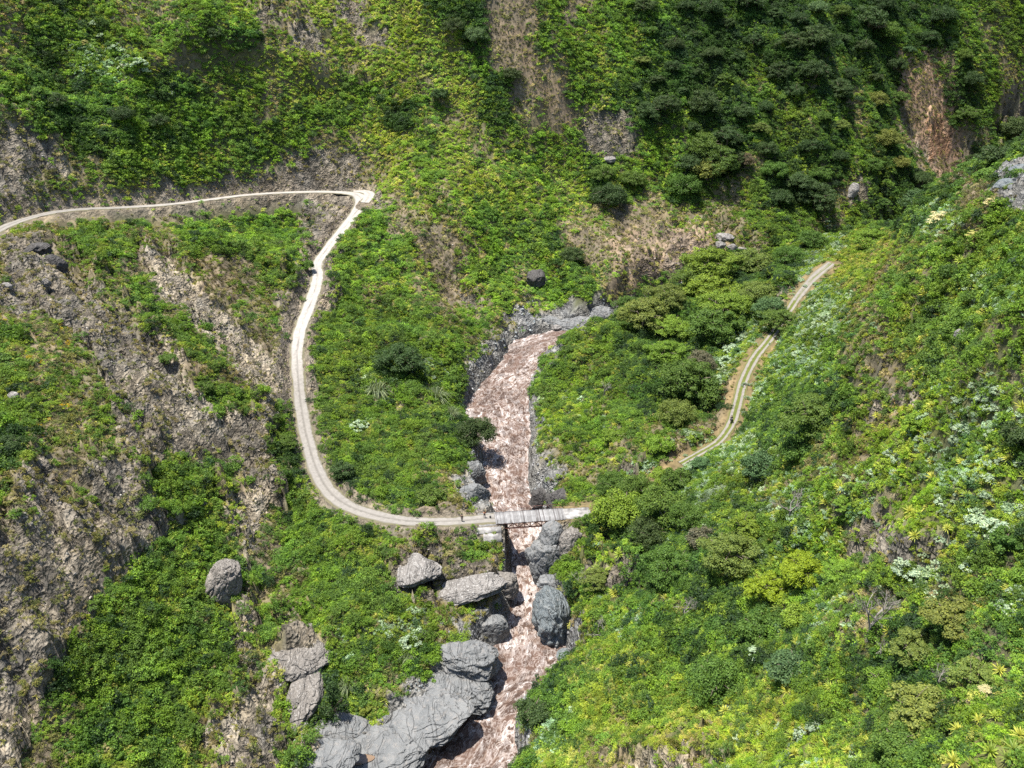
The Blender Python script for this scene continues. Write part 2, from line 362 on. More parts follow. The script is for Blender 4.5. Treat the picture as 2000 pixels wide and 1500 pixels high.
def terrain_mat():
    m, n, l, p = new_mat('hillside_ground')
    at = N(n, 'ShaderNodeAttribute', attribute_name='gcol'); rk = N(n, 'ShaderNodeAttribute', attribute_name='rock')
    co = n.new('ShaderNodeTexCoord')
    mp = N(n, 'ShaderNodeMapping'); mp.inputs['Rotation'].default_value = (0.5, 0.2, 0.65); mp.inputs['Scale'].default_value = (1, .45, 1)
    l.new(co.outputs['Object'], mp.inputs[0])
    n1 = N(n, 'ShaderNodeTexNoise', i_Scale=.8, i_Detail=7.0, i_Roughness=.6); l.new(co.outputs['Object'], n1.inputs[0])
    n2 = N(n, 'ShaderNodeTexNoise', i_Scale=.45, i_Detail=6.0, i_Roughness=.58, i_Distortion=.5); l.new(mp.outputs[0], n2.inputs[0])
    n3 = N(n, 'ShaderNodeTexNoise', i_Scale=.13, i_Detail=4.0); l.new(co.outputs['Object'], n3.inputs[0])
    vo = N(n, 'ShaderNodeTexNoise', i_Scale=.42, i_Detail=5.0, i_Roughness=.6, i_Distortion=.9); l.new(mp.outputs[0], vo.inputs[0])
    crk = math_(n, l, 'ABSOLUTE', math_(n, l, 'SUBTRACT', vo.outputs[0], .5))
    r1 = ramp(n, [(.3, .68), (.5, 1.0), (.72, 1.35)]); l.new(n1.outputs[0], r1.inputs[0])
    r2 = ramp(n, [(.3, .72), (.52, 1.0), (.7, 1.3)]); l.new(n2.outputs[0], r2.inputs[0])
    r3 = ramp(n, [(.3, (.8, .82, .85)), (.7, (1.2, 1.12, 1.0))]); l.new(n3.outputs[0], r3.inputs[0])
    c = mixc(n, l, 1.0, at.outputs[0], r1.outputs[0], 'MULTIPLY'); c = mixc(n, l, .8, c, r2.outputs[0], 'MULTIPLY'); c = mixc(n, l, 1.0, c, r3.outputs[0], 'MULTIPLY')
    cr = ramp(n, [(0, .5), (.02, .85), (.06, 1)]); l.new(crk, cr.inputs[0])
    c2 = mixc(n, l, 1.0, c, cr.outputs[0], 'MULTIPLY'); c = mixc(n, l, math_(n, l, 'MULTIPLY', rk.outputs[2], .6), c, c2)
    l.new(c, p.inputs['Base Color']); p.inputs['Roughness'].default_value = .92; p.inputs['Specular IOR Level'].default_value = .2
    hsum = math_(n, l, 'ADD', math_(n, l, 'MULTIPLY', n1.outputs[0], .5), math_(n, l, 'MULTIPLY', n2.outputs[0], 1.5))
    hsum = math_(n, l, 'ADD', hsum, math_(n, l, 'MULTIPLY', math_(n, l, 'MINIMUM', crk, .05), 7.0))
    vf = N(n, 'ShaderNodeTexVoronoi', i_Scale=.55); l.new(mixc(n, l, .5, mp.outputs[0], n1.outputs[1], 'ADD'), vf.inputs[0])
    vg = N(n, 'ShaderNodeTexVoronoi', i_Scale=1.7); l.new(mixc(n, l, .3, co.outputs['Object'], n1.outputs[1], 'ADD'), vg.inputs[0])
    fac = math_(n, l, 'ADD', math_(n, l, 'MULTIPLY', vf.outputs[0], 1.1), math_(n, l, 'MULTIPLY', vg.outputs[0], .45))
    hsum = math_(n, l, 'ADD', math_(n, l, 'MULTIPLY', hsum, .6), math_(n, l, 'MULTIPLY', fac, rk.outputs[2]))
    bp = N(n, 'ShaderNodeBump', i_Distance=1.5); l.new(hsum, bp.inputs['Height'])
    l.new(math_(n, l, 'ADD', math_(n, l, 'MULTIPLY', rk.outputs[2], .75), .25), bp.inputs['Strength']); l.new(bp.outputs[0], p.inputs['Normal'])
    return m

def rock_mat(name, a, b, stain, lichen=None, sc=1.0, glossy=.75):
    m, n, l, p = new_mat(name); co = n.new('ShaderNodeTexCoord')
    geo = n.new('ShaderNodeNewGeometry')
    mp = N(n, 'ShaderNodeMapping'); mp.inputs['Rotation'].default_value = (.4, .3, .8); mp.inputs['Scale'].default_value = (1, .4, .8); l.new(geo.outputs['Position'], mp.inputs[0])
    n1 = N(n, 'ShaderNodeTexNoise', i_Scale=1.1 * sc, i_Detail=9.0, i_Roughness=.7); l.new(geo.outputs['Position'], n1.inputs[0])
    n2 = N(n, 'ShaderNodeTexNoise', i_Scale=.5 * sc, i_Detail=6.0, i_Roughness=.6, i_Distortion=1.0); l.new(mp.outputs[0], n2.inputs[0])
    mu = N(n, 'ShaderNodeTexNoise', i_Scale=3.4 * sc, i_Detail=5.0, i_Roughness=.7); l.new(geo.outputs['Position'], mu.inputs[0])
    c = mixc(n, l, ramp_(n, l, n2.outputs[0], .32, .66), a, b)
    c = mixc(n, l, ramp_(n, l, n1.outputs[0], .52, .72), c, stain)
    if lichen: c = mixc(n, l, ramp_(n, l, mu.outputs[0], .55, .62), c, lichen)
    vo = N(n, 'ShaderNodeTexNoise', i_Scale=.35 * sc, i_Detail=4.0, i_Roughness=.5, i_Distortion=1.2); l.new(mp.outputs[0], vo.inputs[0])
    crk = math_(n, l, 'ABSOLUTE', math_(n, l, 'SUBTRACT', vo.outputs[0], .5))
    cr = ramp(n, [(0, .8), (.006, .95), (.014, 1)]); l.new(crk, cr.inputs[0]); c = mixc(n, l, 1.0, c, cr.outputs[0], 'MULTIPLY')
    l.new(c, p.inputs['Base Color']); p.inputs['Roughness'].default_value = glossy; p.inputs['Specular IOR Level'].default_value = .35
    hs = math_(n, l, 'ADD', n1.outputs[0], math_(n, l, 'MULTIPLY', n2.outputs[0], 1.5)); hs = math_(n, l, 'ADD', hs, math_(n, l, 'MULTIPLY', math_(n, l, 'MINIMUM', crk, .03), 14.0))
    bp = N(n, 'ShaderNodeBump', i_Distance=.55, i_Strength=.9); l.new(hs, bp.inputs['Height']); l.new(bp.outputs[0], p.inputs['Normal'])
    return m
def ramp_(n, l, s, a, b):
    r = N(n, 'ShaderNodeMapRange', i_1=a, i_2=b, i_3=0.0, i_4=1.0); l.new(s, r.inputs[0]); return r.outputs[0]

def leaf_mat(name, src):
    """src 'INSTANCER' reads the scattered plant's own tint; 'OBJECT' reads the object colour"""
    m, n, l, p = new_mat(name)
    lv = N(n, 'ShaderNodeAttribute', attribute_name='lv')
    if src == 'INSTANCER':
        t = N(n, 'ShaderNodeAttribute', attribute_name='tint', attribute_type='INSTANCER'); tint = t.outputs[0]
    else:
        t = n.new('ShaderNodeObjectInfo'); tint = t.outputs['Color']
    vr = ramp(n, [(0, (.42, .50, .45)), (.5, (1, 1, 1)), (1, (1.65, 1.45, 1.15))]); l.new(lv.outputs[2], vr.inputs[0])
    c = mixc(n, l, 1.0, tint, vr.outputs[0], 'MULTIPLY')
    l.new(c, p.inputs['Base Color']); p.inputs['Roughness'].default_value = .6; p.inputs['Specular IOR Level'].default_value = .18
    tr = n.new('ShaderNodeBsdfTranslucent'); l.new(mixc(n, l, 1.0, c, (1.1, 1.15, .55), 'MULTIPLY'), tr.inputs[0])
    mx = N(n, 'ShaderNodeMixShader', i_0=.30); l.new(p.outputs[0], mx.inputs[1]); l.new(tr.outputs[0], mx.inputs[2])
    l.new(mx.outputs[0], n['Material Output'].inputs[0])
    return m
def flat_mat(name, col, rough=.8, var=.25, sc=4.0, metal=0.0):
    m, n, l, p = new_mat(name); geo = n.new('ShaderNodeNewGeometry')
    n1 = N(n, 'ShaderNodeTexNoise', i_Scale=sc, i_Detail=5.0); l.new(geo.outputs['Position'], n1.inputs[0])
    r = ramp(n, [(.3, 1 - var), (.7, 1 + var)]); l.new(n1.outputs[0], r.inputs[0])
    l.new(mixc(n, l, 1.0, col, r.outputs[0], 'MULTIPLY'), p.inputs['Base Color']); p.inputs['Roughness'].default_value = rough; p.inputs['Metallic'].default_value = metal
    return m
def road_mat(name, dust, gravel, verge, two_rut):
    m, n, l, p = new_mat(name)
    uv = N(n, 'ShaderNodeAttribute', attribute_name='rc'); sx = n.new('ShaderNodeSeparateXYZ'); l.new(uv.outputs[1], sx.inputs[0])   # x across -1..1, y along m, z whiteness
    geo = n.new('ShaderNodeNewGeometry')
    n1 = N(n, 'ShaderNodeTexNoise', i_Scale=1.1, i_Detail=8.0, i_Roughness=.7); l.new(geo.outputs['Position'], n1.inputs[0])
    cb = n.new('ShaderNodeCombineXYZ'); l.new(math_(n, l, 'MULTIPLY', sx.outputs[0], 2.2), cb.inputs[0]); l.new(math_(n, l, 'MULTIPLY', sx.outputs[1], .09), cb.inputs[1])
    n2 = N(n, 'ShaderNodeTexNoise', i_Scale=2.2, i_Detail=5.0); l.new(cb.outputs[0], n2.inputs[0])
    ax = math_(n, l, 'ABSOLUTE', math_(n, l, 'ADD', sx.outputs[0], math_(n, l, 'MULTIPLY', math_(n, l, 'SUBTRACT', n1.outputs[0], .5), .35)))
    rut = math_(n, l, 'ABSOLUTE', math_(n, l, 'SUBTRACT', ax, .42))
    rutm = N(n, 'ShaderNodeMapRange', i_1=.13 if two_rut else .2, i_2=.24 if two_rut else .42, i_3=1.0, i_4=0.0); l.new(rut, rutm.inputs[0])
    edge = N(n, 'ShaderNodeMapRange', i_1=.66, i_2=.86, i_3=0.0, i_4=1.0); l.new(ax, edge.inputs[0])
    base = mixc(n, l, math_(n, l, 'MULTIPLY', rutm.outputs[0], 1.0 if two_rut else math_(n, l, 'ADD', .42, math_(n, l, 'MULTIPLY', sx.outputs[2], .5))), gravel, dust)
    wh = mixc(n, l, ramp_(n, l, n2.outputs[0], .35, .6), base, dust)
    base = mixc(n, l, sx.outputs[2], base, wh)
    base = mixc(n, l, math_(n, l, 'MULTIPLY', edge.outputs[0], .85), base, verge)
    r = ramp(n, [(.25, .72), (.5, 1.0), (.75, 1.22)]); l.new(n1.outputs[0], r.inputs[0])
    l.new(mixc(n, l, 1.0, base, r.outputs[0], 'MULTIPLY'), p.inputs['Base Color']); p.inputs['Roughness'].default_value = .95; p.inputs['Specular IOR Level'].default_value = .1
    bp = N(n, 'ShaderNodeBump', i_Distance=.25, i_Strength=.5); l.new(n1.outputs[0], bp.inputs['Height']); l.new(bp.outputs[0], p.inputs['Normal'])
    return m
def water_mat():
    m, n, l, p = new_mat('muddy_rapids')
    uv = N(n, 'ShaderNodeAttribute', attribute_name='fl')
    mp = N(n, 'ShaderNodeMapping'); mp.inputs['Scale'].default_value = (1.1, .62, 1); l.new(uv.outputs[1], mp.inputs[0])
    w = N(n, 'ShaderNodeTexNoise', i_Scale=.30, i_Detail=3.0); l.new(mp.outputs[0], w.inputs[0])
    wv = N(n, 'ShaderNodeVectorMath', operation='SCALE'); l.new(w.outputs[1], wv.inputs[0]); wv.inputs[3].default_value = 2.4
    ad = N(n, 'ShaderNodeVectorMath', operation='ADD'); l.new(mp.outputs[0], ad.inputs[0]); l.new(wv.outputs[0], ad.inputs[1])
    def ridge(sc, wdt, seed, det=3.0):
        o = N(n, 'ShaderNodeVectorMath', operation='ADD'); l.new(ad.outputs[0], o.inputs[0]); o.inputs[1].default_value = (seed, seed * .7, 0)
        q = N(n, 'ShaderNodeTexNoise', i_Scale=sc, i_Detail=det, i_Roughness=.55); l.new(o.outputs[0], q.inputs[0])
        a = math_(n, l, 'ABSOLUTE', math_(n, l, 'SUBTRACT', q.outputs[0], .5))
        r = N(n, 'ShaderNodeMapRange', i_1=0.0, i_2=wdt, i_3=1.0, i_4=0.0); l.new(a, r.inputs[0]); return r.outputs[0], q.outputs[0]
    f1, q1 = ridge(.42, .034, 0, 3.5); f2, q2 = ridge(.85, .038, 13.0, 2.5); f3, q3 = ridge(1.2, .045, 31.0, 2.0)
    big = N(n, 'ShaderNodeTexNoise', i_Scale=.17, i_Detail=4.0, i_Roughness=.6); l.new(ad.outputs[0], big.inputs[0])
    bm = ramp_(n, l, big.outputs[0], .40, .66)
    at = N(n, 'ShaderNodeAttribute', attribute_name='foam')
    lace = math_(n, l, 'MAXIMUM', math_(n, l, 'MULTIPLY', f1, 1.2), math_(n, l, 'MAXIMUM', math_(n, l, 'MULTIPLY', f2, 1.1), math_(n, l, 'MULTIPLY', f3, .3)))
    amt = math_(n, l, 'ADD', math_(n, l, 'MULTIPLY', bm, .55), math_(n, l, 'ADD', .3, at.outputs[2]))
    foam = math_(n, l, 'MULTIPLY', lace, amt)
    churn = math_(n, l, 'MULTIPLY', ramp_(n, l, math_(n, l, 'ADD', q2, math_(n, l, 'MULTIPLY', big.outputs[0], .9)), .99, 1.10), math_(n, l, 'ADD', .2, at.outputs[2]))
    foam = math_(n, l, 'MINIMUM', math_(n, l, 'ADD', foam, churn), 1.0)
    col = mixc(n, l, ramp_(n, l, q1, .4, .62), (.055, .034, .025), (.097, .061, .046))
    col = mixc(n, l, foam, col, mixc(n, l, ramp_(n, l, q2, .35, .65), (.24, .175, .135), (.50, .47, .455)))
    l.new(col, p.inputs['Base Color'])
    l.new(math_(n, l, 'ADD', .38, math_(n, l, 'MULTIPLY', foam, .5)), p.inputs['Roughness']); p.inputs['Specular IOR Level'].default_value = .18
    bp = N(n, 'ShaderNodeBump', i_Distance=.5, i_Strength=.6); l.new(math_(n, l, 'ADD', math_(n, l, 'ADD', q1, q2), math_(n, l, 'MULTIPLY', q3, .25)), bp.inputs['Height']); l.new(bp.outputs[0], p.inputs['Normal'])
    return m

M = {}
M['ground'] = terrain_mat(); M['leaf_i'] = leaf_mat('leaves_scattered', 'INSTANCER'); M['leaf_o'] = leaf_mat('leaves', 'OBJECT')
M['bark'] = flat_mat('bark', (.13, .10, .075)); M['deadwood'] = flat_mat('dead_grey_wood', (.19, .17, .15), .9, .3)
M['grey'] = rock_mat('river_worn_grey_rock', (.12, .125, .126), (.178, .18, .177), (.225, .208, .19))
M['bluegrey'] = rock_mat('wet_blue_grey_rock', (.09, .108, .115), (.15, .168, .172), (.21, .21, .20), glossy=.5)
M['brown'] = rock_mat('weathered_brown_rock', (.115, .103, .09), (.18, .163, .143), (.225, .205, .18), (.31, .29, .265))
M['pale'] = rock_mat('pale_lichened_rock', (.115, .105, .095), (.20, .185, .17), (.28, .265, .245), (.36, .35, .33))
M['dark'] = rock_mat('dark_rock', (.04, .037, .035), (.075, .07, .065), (.11, .10, .094))
def stone_mat():
    m, n, l, p = new_mat('loose_stone'); t = N(n, 'ShaderNodeAttribute', attribute_name='tint', attribute_type='INSTANCER'); geo = n.new('ShaderNodeNewGeometry')
    n1 = N(n, 'ShaderNodeTexNoise', i_Scale=4.0, i_Detail=5.0); l.new(geo.outputs['Position'], n1.inputs[0]); r = ramp(n, [(.3, .7), (.7, 1.3)]); l.new(n1.outputs[0], r.inputs[0])
    l.new(mixc(n, l, 1.0, t.outputs[0], r.outputs[0], 'MULTIPLY'), p.inputs['Base Color']); p.inputs['Roughness'].default_value = .9; return m
M['stone'] = stone_mat()
M['road'] = road_mat('white_dust_road', (.30, .28, .255), (.135, .125, .11), (.115, .105, .06), False)
M['track'] = road_mat('rutted_track', (.19, .172, .155), (.085, .10, .024), (.135, .105, .055), True)
M['water'] = water_mat()

# ------------------------------------------------------------------ object helpers
def mesh_obj(name, V, F, mat=None, parent=None, smooth=False, attrs=None, link=True):
    me = bpy.data.meshes.new(name); V = np.asarray(V, np.float32); F = np.asarray(F, np.int32)
    me.vertices.add(len(V)); me.vertices.foreach_set('co', V.ravel())
    k = F.shape[1]; me.loops.add(F.size); me.polygons.add(len(F))
    me.loops.foreach_set('vertex_index', F.ravel()); me.polygons.foreach_set('loop_start', np.arange(0, F.size, k, dtype=np.int32))
    if smooth: me.polygons.foreach_set('use_smooth', np.ones(len(F), bool))
    me.update(calc_edges=True); me.validate()
    if mat: me.materials.append(mat)
    for nm, (ty, arr) in (attrs or {}).items():
        a = me.attributes.new(nm, ty, 'POINT'); a.data.foreach_set({'FLOAT': 'value', 'FLOAT_COLOR': 'color', 'FLOAT_VECTOR': 'vector', 'INT': 'value'}[ty], np.asarray(arr).ravel())
    o = bpy.data.objects.new(name, me)
    if link: C.collection.objects.link(o)
    if parent: o.parent = parent
    return o
def tag(o, label=None, cat=None, group=None, kind=None):
    if label: o['label'] = label
    if cat: o['category'] = cat
    if group: o['group'] = group
    if kind: o['kind'] = kind
    return o
def empty(name, loc, rz=0.0):
    o = bpy.data.objects.new(name, None); C.collection.objects.link(o); o.location = loc; o.rotation_euler = (0, 0, rz); o.empty_display_size = .5
    return o
class MB:
    def __init__(s): s.v = []; s.f = []
    def box(s, c, d, R=None):
        i = len(s.v)
        for a in (-.5, .5):
            for b in (-.5, .5):
                for e in (-.5, .5):
                    q = Vector((a * d[0], b * d[1], e * d[2]))
                    if R is not None: q = R @ q
                    s.v.append(tuple(Vector(c) + q))
        for f in ((0, 1, 3, 2), (4, 6, 7, 5), (0, 4, 5, 1), (2, 3, 7, 6), (0, 2, 6, 4), (1, 5, 7, 3)): s.f.append(tuple(i + k for k in f))
    def bar(s, a, b, w, n=4, w2=None):
        a = Vector(a); b = Vector(b); d = (b - a).normalized(); u = d.orthogonal().normalized(); t = d.cross(u); i = len(s.v); w2 = w if w2 is None else w2
        for p, r in ((a, w), (b, w2)):
            for k in range(n):
                an = 2 * math.pi * (k + .5) / n; s.v.append(tuple(p + (u * math.cos(an) + t * math.sin(an)) * r))
        for k in range(n): s.f.append((i + k, i + (k + 1) % n, i + n + (k + 1) % n, i + n + k))
        if n == 4: s.f.append((i + 3, i + 2, i + 1, i)); s.f.append((i + 4, i + 5, i + 6, i + 7))
    def build(s, name, mat, parent=None, smooth=False):
        return mesh_obj(name, s.v, s.f, mat, parent, smooth)

# ------------------------------------------------------------------ terrain object
cl, tu, tv = classify(xf, yf, Hf)
wd = D['wd']; cl = np.where((wd < 2.6 + 1.6 * gnoise(xf / 4, yf / 4, 201)), KK, cl)
GC = {'g': (.06, .065, .03), 'l': (.10, .095, .042), 'o': (.125, .110, .066), 'D': (.035, .038, .02), 'd': (.045, .05, .024), 'b': (.135, .112, .078), 'r': (.175, .158, .130),
      't': (.27, .24, .19), 'k': (.19, .193, .19), 's': (.075, .082, .042), 'f': (.155, .127, .082), 'a': (.08, .085, .03)}
gc = np.array([GC[c] for c in CH])[cl]
col = np.ones((len(xf), 4), np.float32)
# soften the joins between ground kinds
g3 = gc.reshape(nY, nX, 3).copy()
for _ in range(2):
    g3[1:-1, 1:-1] = (g3[1:-1, 1:-1] * 2 + g3[:-2, 1:-1] + g3[2:, 1:-1] + g3[1:-1, :-2] + g3[1:-1, 2:]) / 6
gc = g3.reshape(-1, 3)
rcut = sstep(5.5, .8, D['rd']) * (D['rd'] < 6); gc = gc * (1 - .75 * rcut[:, None]) + np.array((.185, .158, .125)) * .75 * rcut[:, None]
tcut = sstep(2.6, .3, D['td']) * (D['td'] < 3); gc = gc * (1 - .85 * tcut[:, None]) + np.array((.145, .11, .055)) * .85 * tcut[:, None]
def tintpoly(Q, c, k):
    m = in_poly(tu + gnoise(xf / 2.5, yf / 2.5, 5) * 16, tv + gnoise(xf / 2.5, yf / 2.5, 6) * 14, np.array(Q, float)) & (yf > 200)
    gc[m] = gc[m] * (1 - k) + np.array(c) * k
tintpoly([(1762, 70), (1850, 90), (1875, 300), (1900, 380), (1820, 330), (1755, 180)], (.26, .175, .12), .8); tintpoly([(1815, 215), (1848, 230), (1862, 305), (1815, 312)], (.30, .165, .09), .7)
tintpoly([(1190, 450), (1420, 440), (1440, 500), (1330, 560), (1250, 580), (1190, 520)], (.22, .165, .12), .6); tintpoly([(970, 30), (1020, 60), (1140, 230), (1130, 290), (1040, 180)], (.19, .145, .10), .6)
wet = sstep(2.2, .2, wd - .6); gc = gc * (1 - wet[:, None] * .25)
patchn = sstep(.05, .45, fbm(xf / 9, yf / 9, 3, 301)); rk_ = np.isin(cl, [RR])[:, None]
gc = np.where(rk_, gc * (1 - .35 * patchn[:, None]) + np.array((.20, .178, .14)) * .35 * patchn[:, None], gc)
dk = sstep(.1, .5, fbm(xf / 13 + 40, yf / 13, 3, 305))[:, None]; gc = np.where(rk_, gc * (1 - .4 * dk), gc)
col[:, :3] = gc
c1 = xf * .8 + yf * .6; a1 = xf * .6 - yf * .8; bare = np.isin(cl, [RR, TT, CH.index('b'), CH.index('o')])[:, None]
band = fbm(c1 / 3.2 + .6 * gnoise(xf / 9, yf / 9, 8), a1 / 26, 4, 321)[:, None]; col[:, :3] = np.where(bare, col[:, :3] * (1 + .6 * band + .3 * fbm(xf / 2.2, yf / 2.2, 3, 325)[:, None]), col[:, :3]); col[:, :3] = np.clip(col[:, :3], .03, .5)
rock = np.isin(cl, [RR, TT, KK]).astype(np.float32); rock = np.maximum(rock, .6 * rcut)
ii = np.arange(nY * nX).reshape(nY, nX); F = np.stack([ii[:-1, :-1], ii[:-1, 1:], ii[1:, 1:], ii[1:, :-1]], -1).reshape(-1, 4)
ter = mesh_obj('terrain', np.stack([xf, yf, Hf], -1), F, M['ground'], None, True, {'gcol': ('FLOAT_COLOR', col), 'rock': ('FLOAT', rock)})
tag(ter, kind='structure')

# ------------------------------------------------------------------ river
def river():
    nc = 46; cs = np.linspace(-.12, 1.12, nc)
    Lq = Lw[:, :3]; Rq = Rw[:, :3]; n0 = len(Lq)
    fine = 900; s = np.linspace(0, n0 - 1, fine); k = np.minimum(s.astype(int), n0 - 2); t = (s - k)[:, None]
    Lf = Lq[k] * (1 - t) + Lq[k + 1] * t; Rf = Rq[k] * (1 - t) + Rq[k + 1] * t
    mid = (Lf + Rf) / 2; al = np.r_[0, np.cumsum(np.hypot(*np.diff(mid[:, :2], axis=0).T))]; wid = np.hypot(*(Rf - Lf)[:, :2].T)
    Pq = Lf[:, None] * (1 - cs[None, :, None]) + Rf[:, None] * cs[None, :, None]
    X = Pq[..., 0]; Y = Pq[..., 1]; A = np.repeat(al[:, None], nc, 1); Cc = (cs[None] - .5) * wid[:, None]
    w = fbm(Cc / 3.2 + .8 * gnoise(A / 6, Cc / 6, 9), A / 2.6, 4, 401) * .75 + ridged(Cc / 2.0, A / 3.4, 3, 409) * .28
    Z = Pq[..., 2] + w + .35 * np.sin(A / 9.0)
    narrow = sstep(13, 6, wid)[:, None] * np.ones_like(A) * .18 + .2 * fbm(Cc / 6, A / 12, 3, 415) + .16 * np.exp(-((np.abs(cs[None] - .5) - .5) / .1) ** 2)
    i2 = np.arange(fine * nc).reshape(fine, nc); Fq = np.stack([i2[:-1, :-1], i2[:-1, 1:], i2[1:, 1:], i2[1:, :-1]], -1).reshape(-1, 4)
    o = mesh_obj('river', np.stack([X, Y, Z], -1).reshape(-1, 3), Fq, M['water'], None, True,
                 {'fl': ('FLOAT_VECTOR', np.stack([Cc, A, np.zeros_like(A)], -1)), 'foam': ('FLOAT', narrow)})
    tag(o, kind='structure')
river()

# ------------------------------------------------------------------ roads
def ribbon(name, L, mat, white, lift=.0, ragged=.55):
    L = L.copy(); n = len(L); nc = 15; T = np.gradient(L[:, :2], axis=0); T /= np.linalg.norm(T, axis=1, keepdims=True); Nn = np.stack([-T[:, 1], T[:, 0]], -1)
    al = np.arange(n) * 1.0; cs = np.linspace(-1, 1, nc); V = []; A = []
    for i in range(n):
        for c in cs:
            e = abs(c) ** 6 * ragged * float(gnoise(np.array(al[i] / 2.1), np.array(c * 3 + 50), 7)) * 2
            q = L[i, :2] + Nn[i] * c * (L[i, 3] * (1 + .13 * float(gnoise(np.array(al[i] / 9.0), np.array(3.3 if c > 0 else 9.1), 12))) + e)
            z = L[i, 2] + .06 + lift - .16 * abs(c) ** 8 + .05 * float(gnoise(np.array(q[0] / 1.5), np.array(q[1] / 1.5), 8)) * (1 - c * c)
            V.append((q[0], q[1], z)); A.append((c, al[i], white(L[i])))
    i2 = np.arange(n * nc).reshape(n, nc); Fq = np.stack([i2[:-1, :-1], i2[1:, :-1], i2[1:, 1:], i2[:-1, 1:]], -1).reshape(-1, 4)
    o = mesh_obj(name, V, Fq, mat, None, True, {'rc': ('FLOAT_VECTOR', np.array(A))}); tag(o, kind='structure'); return o
def whiteness(p):
    d = math.hypot(p[0] + 50, p[1] - 265); return max(0.0, min(1.0, (70 - d) / 25))
ribbon('road', road_c, M['road'], whiteness)
ribbon('road_turnout', apron_c, M['road'], lambda p: 1.0, .03)
track_c[:, 3] *= .86
ribbon('track', track_c[30:], M['track'], lambda p: 0.0 if p[1] < 222 else .9)

# ------------------------------------------------------------------ plant meshes
def leaf_quads(cen, nrm, size, elong=1.0, rg=rng):
    n = len(cen); nrm = nrm / np.linalg.norm(nrm, axis=1, keepdims=True)
    r = rg.normal(size=(n, 3)); t = np.cross(nrm, r); t /= np.linalg.norm(t, axis=1, keepdims=True) + 1e-9; b = np.cross(nrm, t)
    s = np.asarray(size).reshape(-1, 1) * np.ones((n, 1)) * rg.uniform(.65, 1.35, (n, 1)); a = s * .5 * elong; c = s * .36
    V = np.stack([cen - t * a, cen + b * c, cen + t * a, cen - b * c], 1).reshape(-1, 3)
    return V, np.arange(4 * n).reshape(n, 4)
def leafcloud(blobs, per, size, up=.45, rand=.55, elong=1.1, rg=rng):
    """blobs: list of (centre, radii); leaves sit around each blob's skin"""
    cs, ns = [], []
    for c, r in blobs:
        d = rg.normal(size=(per, 3)); d /= np.linalg.norm(d, axis=1, keepdims=True); d[:, 2] = np.where(d[:, 2] < -.35, -d[:, 2], d[:, 2])
        rr = rg.uniform(.6, 1.08, (per, 1)); cs.append(np.array(c) + d * rr * np.array(r)); ns.append(d + np.array((0, 0, up)) + rg.normal(size=(per, 3)) * rand)
    return leaf_quads(np.concatenate(cs), np.concatenate(ns), size, elong, rg)
def lv_of(V, rg=rng, clump=None):
    n = len(V) // 4; a = rg.uniform(0, 1, n) * .7 + .15
    return np.repeat(np.clip(a, 0, 1), 4)
def bush(seed, nb, per, size, flat=.75, br=.34, spread=.75):
    g = np.random.default_rng(seed); bl = []
    for i in range(nb):
        a = g.uniform(0, 6.28); q = math.sqrt(g.uniform(0, 1)) * spread; hh = (1 - (q / 1.05) ** 2) * flat * g.uniform(.55, 1.1)
        r = br * g.uniform(.7, 1.3); bl.append(((math.cos(a) * q, math.sin(a) * q, max(.12, hh - .1)), (r, r, r * .85)))
    return leafcloud(bl, per, size, rg=g)
def tuft(seed, n, ln, wd, droop=.5):
    g = np.random.default_rng(seed); V = []; F = []
    for i in range(n):
        a = g.uniform(0, 6.28); e = g.uniform(.25, 1.35); L = ln * g.uniform(.6, 1.15); b = np.array((g.normal() * .12, g.normal() * .12, 0)); d = np.array((math.cos(a), math.sin(a), 0)); s = np.array((-math.sin(a), math.cos(a), 0)) * wd
        m = b + d * math.cos(e) * L * .55 + np.array((0, 0, math.sin(e) * L * .6)); t = b + d * math.cos(e) * L * 1.05 + np.array((0, 0, math.sin(e) * L * (1 - droop * .6)))
        k = len(V); V += [b - s * .5, b + s * .5, m + s, t, m - s]; F += [(k, k + 1, k + 2, k + 4), (k + 4, k + 2, k + 3, k + 3)]
    return np.array(V), F
def flat_mesh(name, V, F, mat, lv):
    me = bpy.data.meshes.new(name); me.from_pydata([tuple(v) for v in V], [], [tuple(dict.fromkeys(f)) for f in F]); me.materials.append(mat)
    a = me.attributes.new('lv', 'FLOAT', 'POINT'); a.data.foreach_set('value', np.asarray(lv, np.float32)); return me
def quad_mesh(name, VF, mat, lv=None):
    V, F = VF; o = mesh_obj(name, V, F, mat, link=False, attrs={'lv': ('FLOAT', lv_of(V) if lv is None else lv)}); me = o.data; bpy.data.objects.remove(o); return me

lib = bpy.data.collections.new('undergrowth_kinds')           # holds only the shapes the undergrowth is made of
def libobj(i, me): o = bpy.data.objects.new('kind_%02d' % i, me); lib.objects.link(o)
li = M['leaf_i']
libobj(0, quad_mesh('b', bush(1, 12, 34, .145), li)); libobj(1, quad_mesh('b', bush(2, 10, 36, .14, .9), li)); libobj(2, quad_mesh('b', bush(3, 14, 28, .16, .6), li))
libobj(3, quad_mesh('b', bush(4, 16, 24, .115, .8, .28, .85), li))
V, F = tuft(5, 34, 1.0, .05); libobj(4, flat_mesh('t', V, F, li, np.repeat(rng.uniform(.2, .9, 34), 5)))
V, F = tuft(6, 26, 1.1, .07, .9); libobj(5, flat_mesh('t', V, F, li, np.repeat(rng.uniform(.2, .9, 26), 5)))
libobj(6, quad_mesh('b', bush(7, 18, 30, .15, .7, .2, .9), li))                                           # open, large-leaved
